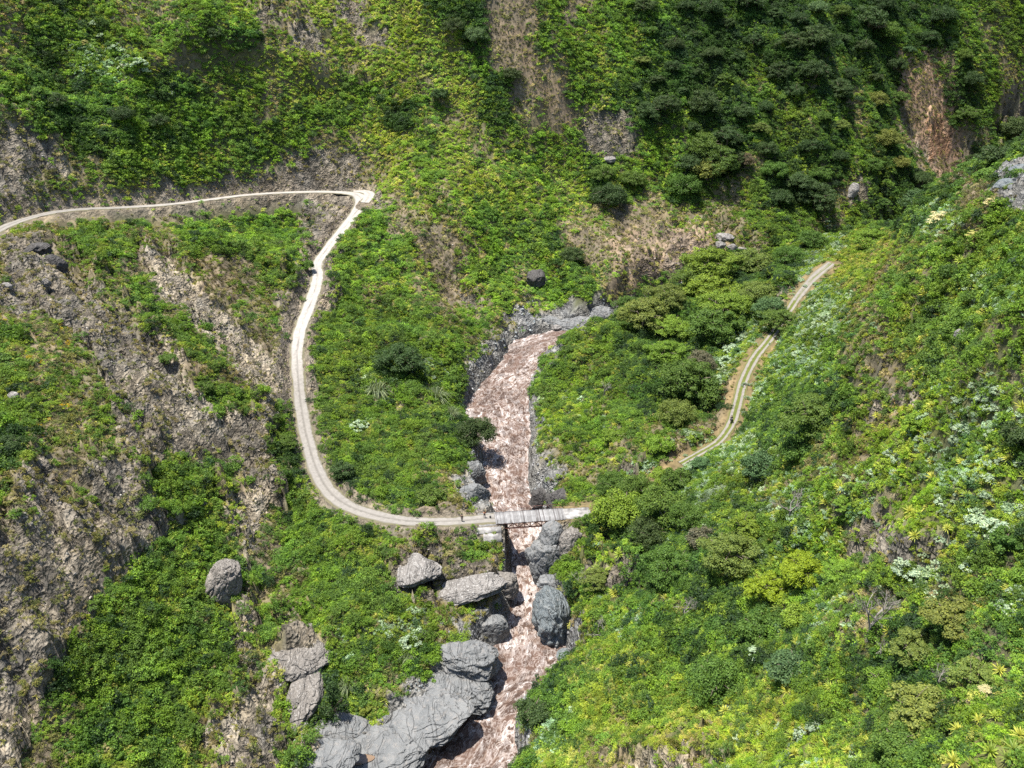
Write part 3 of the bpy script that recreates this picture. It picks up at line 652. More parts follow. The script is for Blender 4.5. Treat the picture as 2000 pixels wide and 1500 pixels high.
def twigs(seed, n):
    g = np.random.default_rng(seed); mb = MB()
    for i in range(n):
        a = g.uniform(0, 6.28); e = g.uniform(.4, 1.3); p = Vector((0, 0, 0)); d = Vector((math.cos(a) * math.cos(e), math.sin(a) * math.cos(e), math.sin(e)))
        for k in range(3):
            q = p + d * g.uniform(.25, .42); mb.bar(p, q, .02, 3, .012); p = q; d = (d + Vector(g.normal(size=3)) * .45).normalized()
    return mb
tb = twigs(8, 26); libobj(7, flat_mesh('w', np.array(tb.v), tb.f, li, np.full(len(tb.v), .5)))
libobj(8, quad_mesh('b', bush(9, 22, 32, .11, .95, .3, .8), li))                                            # tall dense

def chunk(seed):
    bm = bmesh.new(); bmesh.ops.create_icosphere(bm, subdivisions=2, radius=.5); g = random.Random(seed)
    pl = [(Vector((g.gauss(0, 1), g.gauss(0, 1), g.gauss(0, 1))).normalized(), g.uniform(.25, .4)) for _ in range(9)]
    for q in bm.verts:
        for d, e in pl:
            k = q.co.dot(d) - e
            if k > 0: q.co -= d * k
    me = bpy.data.meshes.new('stone'); bm.to_mesh(me); bm.free(); me.materials.append(M['stone']); return me
libobj(9, chunk(1)); libobj(10, chunk(2)); libobj(11, chunk(3))
RT = [(.17, .152, .132), (.20, .18, .157), (.15, .135, .118), (.24, .215, .185)]; KT = [(.17, .175, .174), (.20, .20, .197), (.14, .147, .15)]
# recipes: class -> cover, [(weight, kinds, size range, tints)]
G1 = [(.128, .222, .021), (.094, .172, .023), (.175, .255, .028), (.062, .115, .025)]
L1 = [(.225, .292, .028), (.172, .250, .028), (.270, .285, .060), (.140, .208, .030)]
O1 = [(.200, .192, .058), (.150, .162, .042), (.255, .220, .105), (.105, .122, .038)]
DK = [(.032, .070, .014), (.050, .105, .018), (.024, .050, .018), (.075, .135, .022)]
BR = [(.165, .145, .082), (.135, .128, .052), (.19, .165, .10), (.11, .12, .04)]
SV = [(.24, .33, .20), (.18, .27, .15), (.28, .37, .24)]
YF = [(.4200, .2940, .0105), (.3360, .2660, .0140)]
REC = {
 'g': (.96, [(.20, (0, 1, 8), (1.0, 2.0), DK), (.40, (0, 1, 2, 3), (.6, 1.35), G1), (.14, (0, 1, 8), (1.1, 2.0), G1[:2] + DK[3:]), (.16, (4, 5), (.6, 1.0), L1), (.14, (3, 2), (.6, 1.1), L1[1:]), (.04, (0, 6), (.8, 1.2), O1)]),
 'l': (1.0, [(.34, (4, 5), (.6, 1.1), L1), (.38, (0, 2, 3), (.6, 1.2), L1), (.16, (0, 1, 8), (.7, 1.4), G1), (.12, (3, 7), (.6, 1.1), O1)]),
 'o': (.8, [(.38, (0, 2, 3), (.5, 1.1), O1), (.2, (4, 5), (.5, .9), O1 + L1[2:3]), (.22, (0, 1, 3), (.7, 1.3), G1), (.2, (7, 4), (.5, 1.0), BR)]),
 'D': (1.0, [(.42, (8, 1, 0), (1.3, 2.5), DK[:3]), (.40, (0, 1, 3), (.8, 1.5), DK), (.18, (0, 3, 5), (.7, 1.2), [(.075, .125, .02), (.11, .15, .03)])]),
 'd': (1.0, [(.30, (8, 1, 0), (1.2, 2.2), DK), (.42, (0, 1, 2, 3), (.8, 1.5), DK[1:] + G1[1:]), (.28, (0, 3, 5), (.7, 1.2), G1)]),
 'b': (.9, [(.06, (9, 10, 11), (.2, .7), RT), (.34, (7,), (.5, 1.1), BR), (.30, (4, 5), (.4, .8), BR), (.2, (0, 3), (.5, 1.0), O1), (.16, (2, 3), (.5, .9), BR[1:])]),
 'r': (.30, [(.16, (9, 10, 11), (.15, .6), RT), (.20, (3, 0), (.35, .9), O1), (.14, (4, 5), (.3, .7), O1 + BR), (.08, (7,), (.3, .8), BR)]),
 't': (.30, [(.6, (9, 10, 11), (.12, .4), RT[1:]), (.5, (4, 5), (.3, .7), O1), (.3, (3, 0), (.3, .8), O1), (.2, (7,), (.4, .8), BR)]),
 'k': (.16, [(5, (9, 10, 11), (.25, .9), KT), (1, (3, 4), (.3, .7), O1)]),
 's': (1.0, [(.60, (6, 6, 2), (.7, 1.3), SV), (.42, (0, 1, 2), (.7, 1.4), G1), (.12, (0, 3), (.7, 1.2), L1), (.16, (0, 8), (.9, 1.6), [(.05, .11, .04), (.06, .12, .05)])]),
 'f': (.85, [(.20, (3, 0), (.4, .8), YF), (.50, (0, 2, 3), (.6, 1.1), G1 + O1), (.2, (4, 5), (.5, .9), L1 + O1), (.2, (7,), (.5, .9), BR)]),
 'a': (1.0, [(.30, (4, 5), (.7, 1.2), L1), (.36, (0, 2, 3), (.6, 1.15), [(.19, .31, .020), (.145, .26, .020), (.24, .31, .034)]), (.26, (0, 1), (.7, 1.3), G1), (.16, (6, 2), (.6, 1.1), SV)]),
}
ex_keep = []                                            # (x, y, r) places kept clear of undergrowth: boulders, people, bridge
def scatter():
    out = []
    for band, (y0, y1, st) in enumerate([(40, 115, .63), (115, 190, .74), (190, 290, .88), (290, 480, 1.0)]):
        yy = np.arange(y0, y1, st); xm = .92 * (y1 + 40) + 20; xx = np.arange(-xm, xm, st)
        X, Y = np.meshgrid(xx, yy); X = np.repeat(X, 3, 0); Y = np.repeat(Y, 3, 0); keep = np.arange(X.size).reshape(X.shape) // X.shape[1] % 3; X = (X + rng.uniform(-.5, .5, X.shape) * st).ravel(); Y = (Y + rng.uniform(-.5, .5, Y.shape) * st).ravel()
        nz = normal_at(X, Y)[:, 2]; keep = keep.ravel(); k_ = (keep == 0) | (rng.uniform(0, 1, len(X)) < np.clip((1 / nz - 1) * .95, 0, 1)); X = X[k_]; Y = Y[k_]
        Z = sheet_z(X, Y); u, v, f = project(X, Y, Z); m = (u > -420) & (u < 2560) & (v > -220) & (v < 1760); out.append(np.stack([X[m], Y[m], Z[m]], -1))
    Pq = np.concatenate(out); X, Y, Z = Pq.T
    rd, rr = seg_dist(X, Y, road_c); td, tr_ = seg_dist(X, Y, track_c); ad, ar = seg_dist(X, Y, apron_c)
    ld, _ = seg_dist(X, Y, Lw[:, :3]); qd, _ = seg_dist(X, Y, Rw[:, :3]); ins = in_poly(X, Y, riv_poly); wdd = np.where(ins, -1, np.minimum(ld, qd))
    c, u, v = classify(X, Y, Z); u2, v2, f2 = project(X, Y, Z); c2, _, _ = classify(X + rng.normal(0, 1.6, len(X)), Y + rng.normal(0, 2.2, len(X)), Z); c = np.where(rng.uniform(0, 1, len(X)) < .7, c2, c); c = np.where(wdd < 2.2 + 1.6 * gnoise(X / 4, Y / 4, 201), KK, c)
    cov = np.array([REC[q][0] for q in CH])[c]
    pn = fbm(X / 4.5, Y / 4.5, 3, 501)
    pr = np.clip(cov + pn * np.where(cov > .9, .12, .75), 0, 1); 
    ok = rng.uniform(0, 1, len(X)) < pr
    rv = rd - rr[:, 1]; tv_ = td - tr_[:, 1]; av = ad - ar[:, 1]
    ok &= (rv > .45) & (tv_ > .1) & (av > .6) & (wdd > .9)
    ok &= ~((rv < 2.2) & (rng.uniform(0, 1, len(X)) < .55)); ok &= ~((tv_ < 1.8) & (rng.uniform(0, 1, len(X)) < .6))
    near_side = (rr[:, 2] - Y) / np.maximum(rd, .1) > .12; ok &= ~((rr[:, 0] > 34) & near_side & (rv < 5.5) & (rng.uniform(0, 1, len(X)) < .9))
    for (a, b, r) in ex_keep: ok &= (X - a) ** 2 + (Y - b) ** 2 > r * r
    X, Y, Z, c, wdd, rv, tv_ = [q[ok] for q in (X, Y, Z, c, wdd, rv, tv_)]
    n = len(X); kind = np.zeros(n, np.int32); sc = np.zeros(n); ti = np.zeros((n, 3))
    low = fbm(X / 11, Y / 11, 3, 511) * 1.25; mid = gnoise(X / 3.2, Y / 3.2, 517)
    for ci, q in enumerate(CH):
        idx = np.nonzero(c == ci)[0]
        if not len(idx): continue
        w = np.cumsum([float(r[0]) for r in REC[q][1]]); w = w / w[-1]
        sel = np.clip(rng.uniform(0, 1, len(idx)) * .55 + .45 * np.clip(.5 + .95 * gnoise(X[idx] / 2.6 + 60, Y[idx] / 2.6, 523), 0, .999), 0, .999)
        sel = np.searchsorted(w, sel)
        for j, (_, ks_, sr, ts) in enumerate(REC[q][1]):
            k = idx[sel == j]
            if not len(k): continue
            kind[k] = rng.choice(ks_, len(k)); sc[k] = rng.uniform(sr[0], sr[1], len(k))
            ts = np.array(ts); pick = np.clip((.5 + .8 * low[k] + rng.normal(0, .3, len(k))) * len(ts), 0, len(ts) - 1).astype(int); ti[k] = ts[pick]
    ti *= np.clip(1 + .40 * low + .28 * mid + rng.normal(0, .15, n), .3, 1.9)[:, None]; ti[:, 0] *= 1 + .18 * fbm(X / 17, Y / 17, 2, 531); ti = np.clip(ti, .004, .75)
    ti[(X < 70) & (Y > 250)] *= 1.45; ti[(X >= 70) & (Y > 330)] *= 1.15; ti = np.clip(ti, .004, .6)  # light put into the tint: far-slope plants brightened to offset low sun incidence
    dist = np.sqrt(X ** 2 + Y ** 2 + (Z - CAMH) ** 2); sc *= np.where(dist > 230, 1.12, np.where(dist < 130, .76, .98))
    sc = np.where((rv < 3) | (tv_ < 1.6), sc * .72, sc)
    nn = normal_at(X, Y); rot = np.stack([-nn[:, 1] * .5 + rng.normal(0, .12, n), nn[:, 0] * .5 + rng.normal(0, .12, n), rng.uniform(0, 6.28, n)], -1)
    scl = np.stack([sc, sc, sc * rng.uniform(.65, 1.15, n)], -1)
    return np.stack([X, Y, Z - .06 * sc], -1), kind, rot, scl, ti
def stuff_obj(name, P_, kind, rot, scl, ti):
    me = bpy.data.meshes.new(name); me.vertices.add(len(P_)); me.vertices.foreach_set('co', P_.astype(np.float32).ravel())
    a = me.attributes.new('kindi', 'INT', 'POINT'); a.data.foreach_set('value', kind)
    for nm, arr in (('rot', rot), ('scl', scl)):
        a = me.attributes.new(nm, 'FLOAT_VECTOR', 'POINT'); a.data.foreach_set('vector', arr.astype(np.float32).ravel())
    a = me.attributes.new('tint', 'FLOAT_COLOR', 'POINT'); a.data.foreach_set('color', np.concatenate([ti, np.ones((len(ti), 1))], 1).astype(np.float32).ravel())
    o = bpy.data.objects.new(name, me); C.collection.objects.link(o)
    g = bpy.data.node_groups.get('plants') 
    if g is None:
        g = bpy.data.node_groups.new('plants', 'GeometryNodeTree'); g.interface.new_socket('Geometry', in_out='INPUT', socket_type='NodeSocketGeometry'); g.interface.new_socket('Geometry', in_out='OUTPUT', socket_type='NodeSocketGeometry')
        gi = g.nodes.new('NodeGroupInput'); go = g.nodes.new('NodeGroupOutput'); ip = g.nodes.new('GeometryNodeInstanceOnPoints'); ci = g.nodes.new('GeometryNodeCollectionInfo')
        ci.inputs['Collection'].default_value = lib; ci.inputs['Separate Children'].default_value = True; ci.inputs['Reset Children'].default_value = True
        def na(nm, ty): q = g.nodes.new('GeometryNodeInputNamedAttribute'); q.data_type = ty; q.inputs[0].default_value = nm; return q.outputs[0]
        L = g.links.new; L(gi.outputs[0], ip.inputs['Points']); L(ci.outputs[0], ip.inputs['Instance']); ip.inputs['Pick Instance'].default_value = True
        L(na('kindi', 'INT'), ip.inputs['Instance Index']); L(na('rot', 'FLOAT_VECTOR'), ip.inputs['Rotation']); L(na('scl', 'FLOAT_VECTOR'), ip.inputs['Scale']); L(ip.outputs[0], go.inputs[0])
    md = o.modifiers.new('plants', 'NODES'); md.node_group = g
    tag(o, kind='stuff'); return o

# ------------------------------------------------------------------ naming by place
LM = [('the plank bridge', 1050, 1010), ('the hairpin of the white road', 715, 390), ('the upper left road', 220, 405), ("the road's lower bend", 640, 950), ("the straight white road", 590, 640),
      ('the two-rut track', 1440, 740), ('the top end of the track', 1610, 530), ("the right grey cliff", 1760, 1050), ("the pale rock wall", 1190, 270),
      ("the rapids bend", 1110, 640), ("the wide rapids below the bridge", 1050, 1290), ("the bottom edge by the river", 1300, 1470), ('the bottom right corner', 1900, 1440),
      ('the right edge at mid height', 1960, 900), ("the right ridge crest", 1900, 430), ('the bare leafless tree', 1695, 1210), ("the orange scar", 1830, 240), ('the top left corner', 150, 100),
      ("the left edge cliff", 60, 330), ('the bottom left corner', 150, 1400), ("the grey slab shelf", 800, 1420), ("the dark riverside tree", 930, 845), ("the wooded spur", 1350, 620),
      ("the small ridge cliff", 1740, 785), ('the top edge of the photo', 1100, 60), ("the dark wood's top edge", 1500, 60), ("the dark wood", 1450, 250), ('the gully at the top', 880, 120),
      ('the left rockslide', 260, 760), ("the tilted boulder", 440, 1140), ("the brown bare bank", 1270, 480), ("the white boulders", 1420, 470)]
ORD = ['', 'second ', 'third ', 'fourth ', 'fifth ', 'sixth ', 'seventh ', 'eighth ', 'ninth ', 'tenth ', 'eleventh ', 'twelfth ', 'thirteenth ', 'fourteenth ', 'fifteenth ', 'sixteenth ', 'seventeenth ', 'eighteenth ', 'nineteenth ', 'twentieth ']
def name_by_place(items, look, noun):
    """items: [(object, u, v)] -> each gets a label by the landmark it stands nearest to and its rank from the left there"""
    by = {}
    for o, u, v in items:
        k = min(range(len(LM)), key=lambda q: (LM[q][1] - u) ** 2 + (LM[q][2] - v) ** 2); by.setdefault(k, []).append((u, v, o))
    for k, L in by.items():
        L.sort(key=lambda q: q[1]); nrow = -(-len(L) // 9); rows = [L[i * len(L) // nrow:(i + 1) * len(L) // nrow] for i in range(nrow)]
        for ri, Rw_ in enumerate(rows):
            Rw_.sort(key=lambda q: q[0])
            rn = '' if nrow == 1 else (', upper row' if ri == 0 else ', lowest row' if ri == nrow - 1 else ', middle row' if nrow == 3 else ', %srow' % ORD[ri])
            for i, (u, v, o) in enumerate(Rw_):
                lk = look(o) if callable(look) else look
                pos = '' if len(L) == 1 else (', leftmost' if i == 0 else ', rightmost' if i == len(Rw_) - 1 else ', %sfrom left' % ORD[i])
                o['label'] = '%s %s near %s%s%s' % (lk, noun, LM[k][0], rn, pos)

# ------------------------------------------------------------------ boulders and outcrops
from mathutils import noise as mn
def nm_is_slab(name): return name in ('rock_outcrop', 'flat_rock')
def rock_obj(name, u, v, w, h, mat, label, seed, tilt=0.0, depth=.9, sub=5, cat='boulder', sink=.15, rough=1.0, group=None):
    p, t = hit(u, v + h * .22); S = FPX / (t * 1.0)
    low_ = nm_is_slab(name); rx = w / S / 2 * 1.12; hv = h / S
    if low_: rz = hv * .22; ry = hv * .74; rx *= 1.12; sink = .48; rough = 1.3
    else: rz = hv * (.58 if h > 1.3 * w else .42); ry = max(rx, rz) * depth * .8; sink = .25; rough = 1.3
    bm = bmesh.new(); bmesh.ops.create_icosphere(bm, subdivisions=sub, radius=1.0)
    g = random.Random(seed); pl = []
    for _ in range(19):
        d = Vector((g.gauss(0, 1), g.gauss(0, 1), g.gauss(0, 1))).normalized(); pl.append((d, g.uniform(.68, .95)))
    off = Vector((seed * 3.7, seed * 1.3, 0))
    for q in bm.verts:
        n = q.co.normalized(); r = 1 + .20 * mn.noise(n * 1.4 + off) + .10 * rough * mn.noise(n * 3.3 + off) + .07 * rough * mn.noise(n * 5.5 + off) + .018 * rough * mn.noise(n * 30 + off) + .02 * mn.noise(n * 15 + off)
        c = n * r
        for d, e in pl:
            k = c.dot(d) - e
            if k > 0: c -= d * k * .7
        if n.z < .1: f_ = min(1.6, 1.0 / max(math.hypot(n.x, n.y), .3)); c = Vector((c.x * f_, c.y * f_, c.z))
        c *= 1 - .09 * math.exp(-(mn.noise(Vector((n.x * 1.7 + n.y, n.y * 2.3, n.z * 1.5)) + off) / .035) ** 2) - .05 * math.exp(-(mn.noise(Vector((n.x * 3.7 - n.y, n.y * 1.9, n.z * 2.5)) - off) / .04) ** 2)
        q.co = Vector((c.x * rx, c.y * ry, c.z * rz))
    bm.faces.ensure_lookup_table(); me = bpy.data.meshes.new(name)
    for f in bm.faces: f.smooth = True
    bm.to_mesh(me); bm.free(); me.materials.append(mat)
    o = bpy.data.objects.new(name, me); C.collection.objects.link(o); o.location = (p.x, p.y + ry * .15, p.z + rz * (.5 - sink)); o.rotation_euler = (0, tilt, 0)
    tag(o, label, cat, group); ex_keep.append((p.x, p.y + ry * .15, min(rx, ry) * .8)); return o
RK = [('boulder', 440, 1140, 66, 112, 'brown', 'tall tilted pale brown boulder standing on the green left slope', .35, 'boulder'),
      ('rock_outcrop', 588, 1262, 96, 105, 'brown', 'rounded brown outcrop top left of the river, above a darker face', .2, 'outcrop'),
      ('rock_outcrop', 600, 1330, 66, 125, 'brown', 'steep brown outcrop face below the rounded outcrop top, left of river', .3, 'outcrop'),
      ('rock_outcrop', 808, 1112, 80, 66, 'pale', 'white streaked lichen outcrop below the road left of the bridge', -.22, 'outcrop'),
      ('rock_outcrop', 905, 1144, 140, 50, 'pale', 'long pale lichen covered slab slanting up toward the river narrows', -.18, 'outcrop'),
      ('boulder', 985, 1135, 58, 74, 'brown', 'brown boulder at the narrows where the bridge shadow falls', -.2, 'boulder'),
      ('boulder', 962, 1222, 66, 84, 'grey', 'grey domed boulder on the left bank below the narrows', .1, 'boulder'),
      ('boulder', 918, 1280, 120, 66, 'grey', 'broad grey boulder with dark left end on the left bank', .12, 'boulder'),
      ('flat_rock', 885, 1335, 150, 84, 'grey', 'smooth grey slab bulging into the river on the left bank', .1, 'slab'),
      ('flat_rock', 815, 1395, 190, 92, 'grey', 'big cracked grey slab on the left bank near the bottom', -.25, 'slab'),
      ('flat_rock', 730, 1460, 190, 90, 'grey', 'wide pale grey slab around the brown pool, bottom edge', -.1, 'slab'),
      ('flat_rock', 672, 1415, 100, 70, 'grey', 'grey slab below the dark bush at the bottom left of river', .2, 'slab'),
      ('flat_rock', 850, 1372, 120, 60, 'grey', 'low grey slab between two larger slabs on the left bank', .1, 'slab'),
      ('flat_rock', 640, 1470, 110, 70, 'grey', 'pale grey slab at the bottom edge left of the brown pool', 0, 'slab'),
      ('boulder', 790, 1482, 60, 46, 'bluegrey', 'wet blue grey boulder at the bottom edge by the river', 0, 'boulder'),
      ('boulder', 1070, 1096, 80, 108, 'grey', 'grey boulder on the right bank level with the bridge shadow', -.15, 'boulder'),
      ('boulder', 1078, 1135, 52, 30, 'grey', 'small cracked grey boulder wedged between two on the right bank', .1, 'boulder'),
      ('boulder', 1082, 1200, 74, 140, 'bluegrey', 'tall blue grey boulder standing in the right edge of the river', -.05, 'boulder'),
      ('boulder', 1098, 1282, 28, 40, 'bluegrey', 'small wet boulder at the right edge of the wide pool', .2, 'boulder'),
      ('boulder', 1078, 1046, 44, 80, 'grey', 'grey rock under the right half of the bridge', .1, 'boulder'),
      ('boulder', 1112, 1062, 44, 66, 'brown', 'brown rock block beside the dark notch under the bridge end', .2, 'boulder'),
      ('boulder', 924, 918, 48, 56, 'grey', 'upper grey boulder on the left bank below the dark riverside tree', .1, 'boulder'),
      ('boulder', 926, 958, 52, 60, 'grey', 'lower grey boulder on the left bank just above the bridge', 0, 'boulder'),
      ('boulder', 1058, 966, 44, 52, 'dark', 'dark boulder on the right bank just above the bridge', .1, 'boulder'),
      ('boulder', 1092, 972, 52, 44, 'dark', 'dark boulder behind the right end of the bridge', -.2, 'boulder'),
      ('flat_rock', 1122, 625, 118, 62, 'grey', 'big pale grey slab at the bend at the head of the rapids', .12, 'slab'),
      ('boulder', 1168, 612, 54, 40, 'grey', 'grey boulder right of the orange crack at the river bend', -.1, 'boulder'),
      ('boulder', 1087, 640, 30, 18, 'pale', 'small white boulder on the slab at the river bend', 0, 'boulder'),
      ('boulder', 1076, 676, 26, 10, 'dark', 'low dark rock breaking the rapids at the river bend', 0, 'boulder'),
      ('boulder', 1047, 541, 44, 38, 'dark', 'dark overhanging block on the green slope above the river bend', -.3, 'boulder'),
      ('boulder', 108, 512, 44, 44, 'dark', 'largest dark boulder below the upper left road', .2, 'boulder'),
      ('boulder', 72, 486, 50, 36, 'dark', 'jagged dark rock nearest the upper left road', -.2, 'boulder'),
      ('boulder', 90, 556, 20, 26, 'brown', 'small brown boulder below the dark boulders at upper left', 0, 'boulder'),
      ('boulder', 15, 558, 18, 15, 'pale', 'small pale boulder at the left edge beside a green bush', .3, 'boulder'),
      ('boulder', 28, 772, 26, 24, 'pale', 'pinkish boulder among shrubs at the left edge', 0, 'boulder'),
      ('boulder', 396, 981, 14, 14, 'pale', 'small grey boulder among shrubs above the tilted boulder', 0, 'boulder'),
      ('boulder', 1881, 654, 34, 30, 'pale', 'pale boulder alone on the upper right green slope', .5, 'boulder'),
      ('boulder', 1415, 462, 34, 22, 'pale', 'upper white boulder of the pile on the far bank', .1, 'boulder'),
      ('boulder', 1404, 478, 26, 20, 'pale', 'lower left white boulder of the pile on the far bank', 0, 'boulder'),
      ('boulder', 1430, 482, 20, 17, 'pale', 'lower right white boulder of the pile on the far bank', 0, 'boulder'),
      ('boulder', 1450, 488, 20, 18, 'brown', 'grey brown boulder right of the white pile on far bank', 0, 'boulder'),
      ('boulder', 1665, 371, 20, 28, 'pale', 'small pale crag in the dark wood on the far slope', .3, 'boulder'),
      ('boulder', 1190, 311, 30, 14, 'pale', 'whitish block at the foot of the pale rock wall', 0, 'boulder'),
      ('boulder', 1965, 358, 50, 24, 'bluegrey', 'blue grey boulder behind the ridge by the far river', -.3, 'boulder'),
      ('boulder', 1990, 335, 40, 20, 'bluegrey', 'blue grey boulder at the right edge by the far river', -.3, 'boulder')]
MR = M
for i, (nm, u, v, w, h, mt, lb, tl, ct) in enumerate(RK):
    rock_obj(nm, u, v, w, h, MR[mt], lb, i + 3, tl, cat=ct, sub=6 if w * h > 6000 else 5 if w * h > 900 else 4, group='boulders on the river banks and slopes')

# brown rain pool in the slab at the bottom edge
def pool():
    C.view_layers[0].update(); dg = bpy.context.evaluated_depsgraph_get(); a_, b_, c_ = ray(712, 1484)
    r0 = C.ray_cast(dg, (0, 0, CAMH), Vector((a_, b_, c_)).normalized()); p = r0[1] if r0[0] else hit(712, 1484)[0]; V = [(0, 0, 0)]; n = 28
    for k in range(n):
        a = 2 * math.pi * k / n; r = 1 + .12 * math.sin(3 * a + 1)
        V.append((math.cos(a) * 1.3 * r + .7 * math.sin(a), math.sin(a) * 1.0 * r, -.02))
    me = bpy.data.meshes.new('rock_pool'); me.from_pydata(V, [], [(0, 1 + k, 1 + (k + 1) % n) for k in range(n)])
    me.materials.append(flat_mat('ochre_water', (.155, .105, .065), .2, .08, 1.0)); o = bpy.data.objects.new('water', me); C.collection.objects.link(o)
    o.location = (p.x, p.y, p.z + .12); tag(o, kind='structure')
pool()

# ------------------------------------------------------------------ trees
def quad_mesh2(name, VF): return quad_mesh(name, VF, M['leaf_o'])
def crown_mesh(seed, R, kind):
    g = np.random.default_rng(seed); bl = []
    if kind == 'flat':                                   # layered, flat-topped sprays
        nb = int(38 + R * 9)
        for i in range(nb):
            a = g.uniform(0, 6.28); q = math.sqrt(g.uniform(0, 1)) * R * .86; z = R * (.60 * (1 - (q / R) ** 2 * .8)) + g.uniform(-1.1, .5) * R * .3 + R * .3
            r = R * g.uniform(.10, .27); bl.append(((math.cos(a) * q * (1 + .25 * math.sin(a * 3 + seed)), math.sin(a) * q * (1 + .2 * math.cos(a * 2 + seed)), z), (r, r, r * .5)))
        return leafcloud(bl, int(80 + R * 10), .15 + .016 * R, up=.8, rand=.45, elong=1.2, rg=g)
    if kind == 'tall':
        for i in range(26):
            z = g.uniform(.1, 1.9) * R; q = R * .75 * (1 - (z / (2.1 * R)) ** 1.5) * math.sqrt(g.uniform(0, 1)); a = g.uniform(0, 6.28); r = R * g.uniform(.22, .34); bl.append(((math.cos(a) * q, math.sin(a) * q, z), (r * .8, r * .8, r * 1.1)))
        return leafcloud(bl, 110, .17, up=.3, rand=.4, elong=1.6, rg=g)
    nb = int(30 + R * 6)                                 # round, dense
    for i in range(nb):
        d = g.normal(size=3); d /= np.linalg.norm(d); d[2] = abs(d[2]) * .9 + .05; q = R * g.uniform(.45, .85); r = R * g.uniform(.18, .3)
        bl.append(((d[0] * q, d[1] * q, d[2] * q * .85 + R * .3), (r, r, r * .8)))
    return leafcloud(bl, int(95 + R * 12), .17 + .02 * R, up=.45, rand=.5, rg=g)
def trunk_mesh(seed, R, n=6):
    g = np.random.default_rng(seed); mb = MB(); top = Vector((g.normal() * .1 * R, g.normal() * .1 * R, R * .42)); mb.bar((0, 0, -.6), top, .055 * R + .03, 7, .04 * R + .02)
    for k in range(n):
        a = 2 * math.pi * (k + g.uniform(-.3, .3)) / n; e = Vector((math.cos(a) * R * g.uniform(.45, .7), math.sin(a) * R * g.uniform(.45, .7), R * g.uniform(.6, .85))); m = top.lerp(e, .5) + Vector((0, 0, .08 * R))
        mb.bar(top * .95, m, .03 * R + .015, 5, .02 * R + .01); mb.bar(m, e, .02 * R + .01, 5, .008 * R + .006)
        for _ in range(2):
            f = m + (e - m) * .4 + Vector(g.normal(size=3)) * R * .22; mb.bar(m, f, .012 * R, 4, .005 * R)
    me = bpy.data.meshes.new('trunk'); me.from_pydata(mb.v, [], mb.f); me.materials.append(M['bark']); return me
TK = {}
for kd in ('flat', 'round', 'tall'):
    for R in ((1.6, 3.0, 5.2) if kd != 'tall' else (3.0,)):
        for s in range(2 if R < 5 else 3): TK.setdefault((kd, R), []).append((quad_mesh2('crown', crown_mesh(int(R * 10) + s * 7 + len(kd), R, kd)), trunk_mesh(s + int(R * 3), R)))
LOOK = {'y': ((.17, .25, .016), 'yellow green'), 'g': ((.135, .22, .026), 'mid green'), 'o': ((.13, .165, .036), 'olive green'), 'd': ((.075, .135, .024), 'dark green'), 'D': ((.044, .078, .024), 'very dark green'),
        'b': ((.08, .14, .055), 'blue green'), 'w': ((.12, .11, .07), 'brownish'), 'l': ((.14, .19, .03), 'lime green')}
def tree(u, v, w, kd, lk, group, minr=0):
    p, t = hit(u, v + w * .22); S = FPX / t; R = w / S / 2
    Rs = sorted({k[1] for k in TK if k[0] == kd}, key=lambda q: abs(math.log(q / R))); ms = TK[(kd, Rs[0])]; c, tr = ms[random.randrange(len(ms))]; s = R / Rs[0]
    e = empty('tree', p, random.uniform(0, 6.28)); e.scale = (s, s, s * random.uniform(.85, 1.1))
    oc = bpy.data.objects.new('crown', c); ot = bpy.data.objects.new('trunk', tr)
    for q in (oc, ot): C.collection.objects.link(q); q.parent = e
    col, nm = LOOK[lk]; j = random.uniform(.85, 1.15); oc.color = (col[0] * j * random.uniform(.9, 1.15), col[1] * j, col[2] * j, 1)
    tag(e, None, 'tree', group); e['_l'] = nm; return (e, u, v)
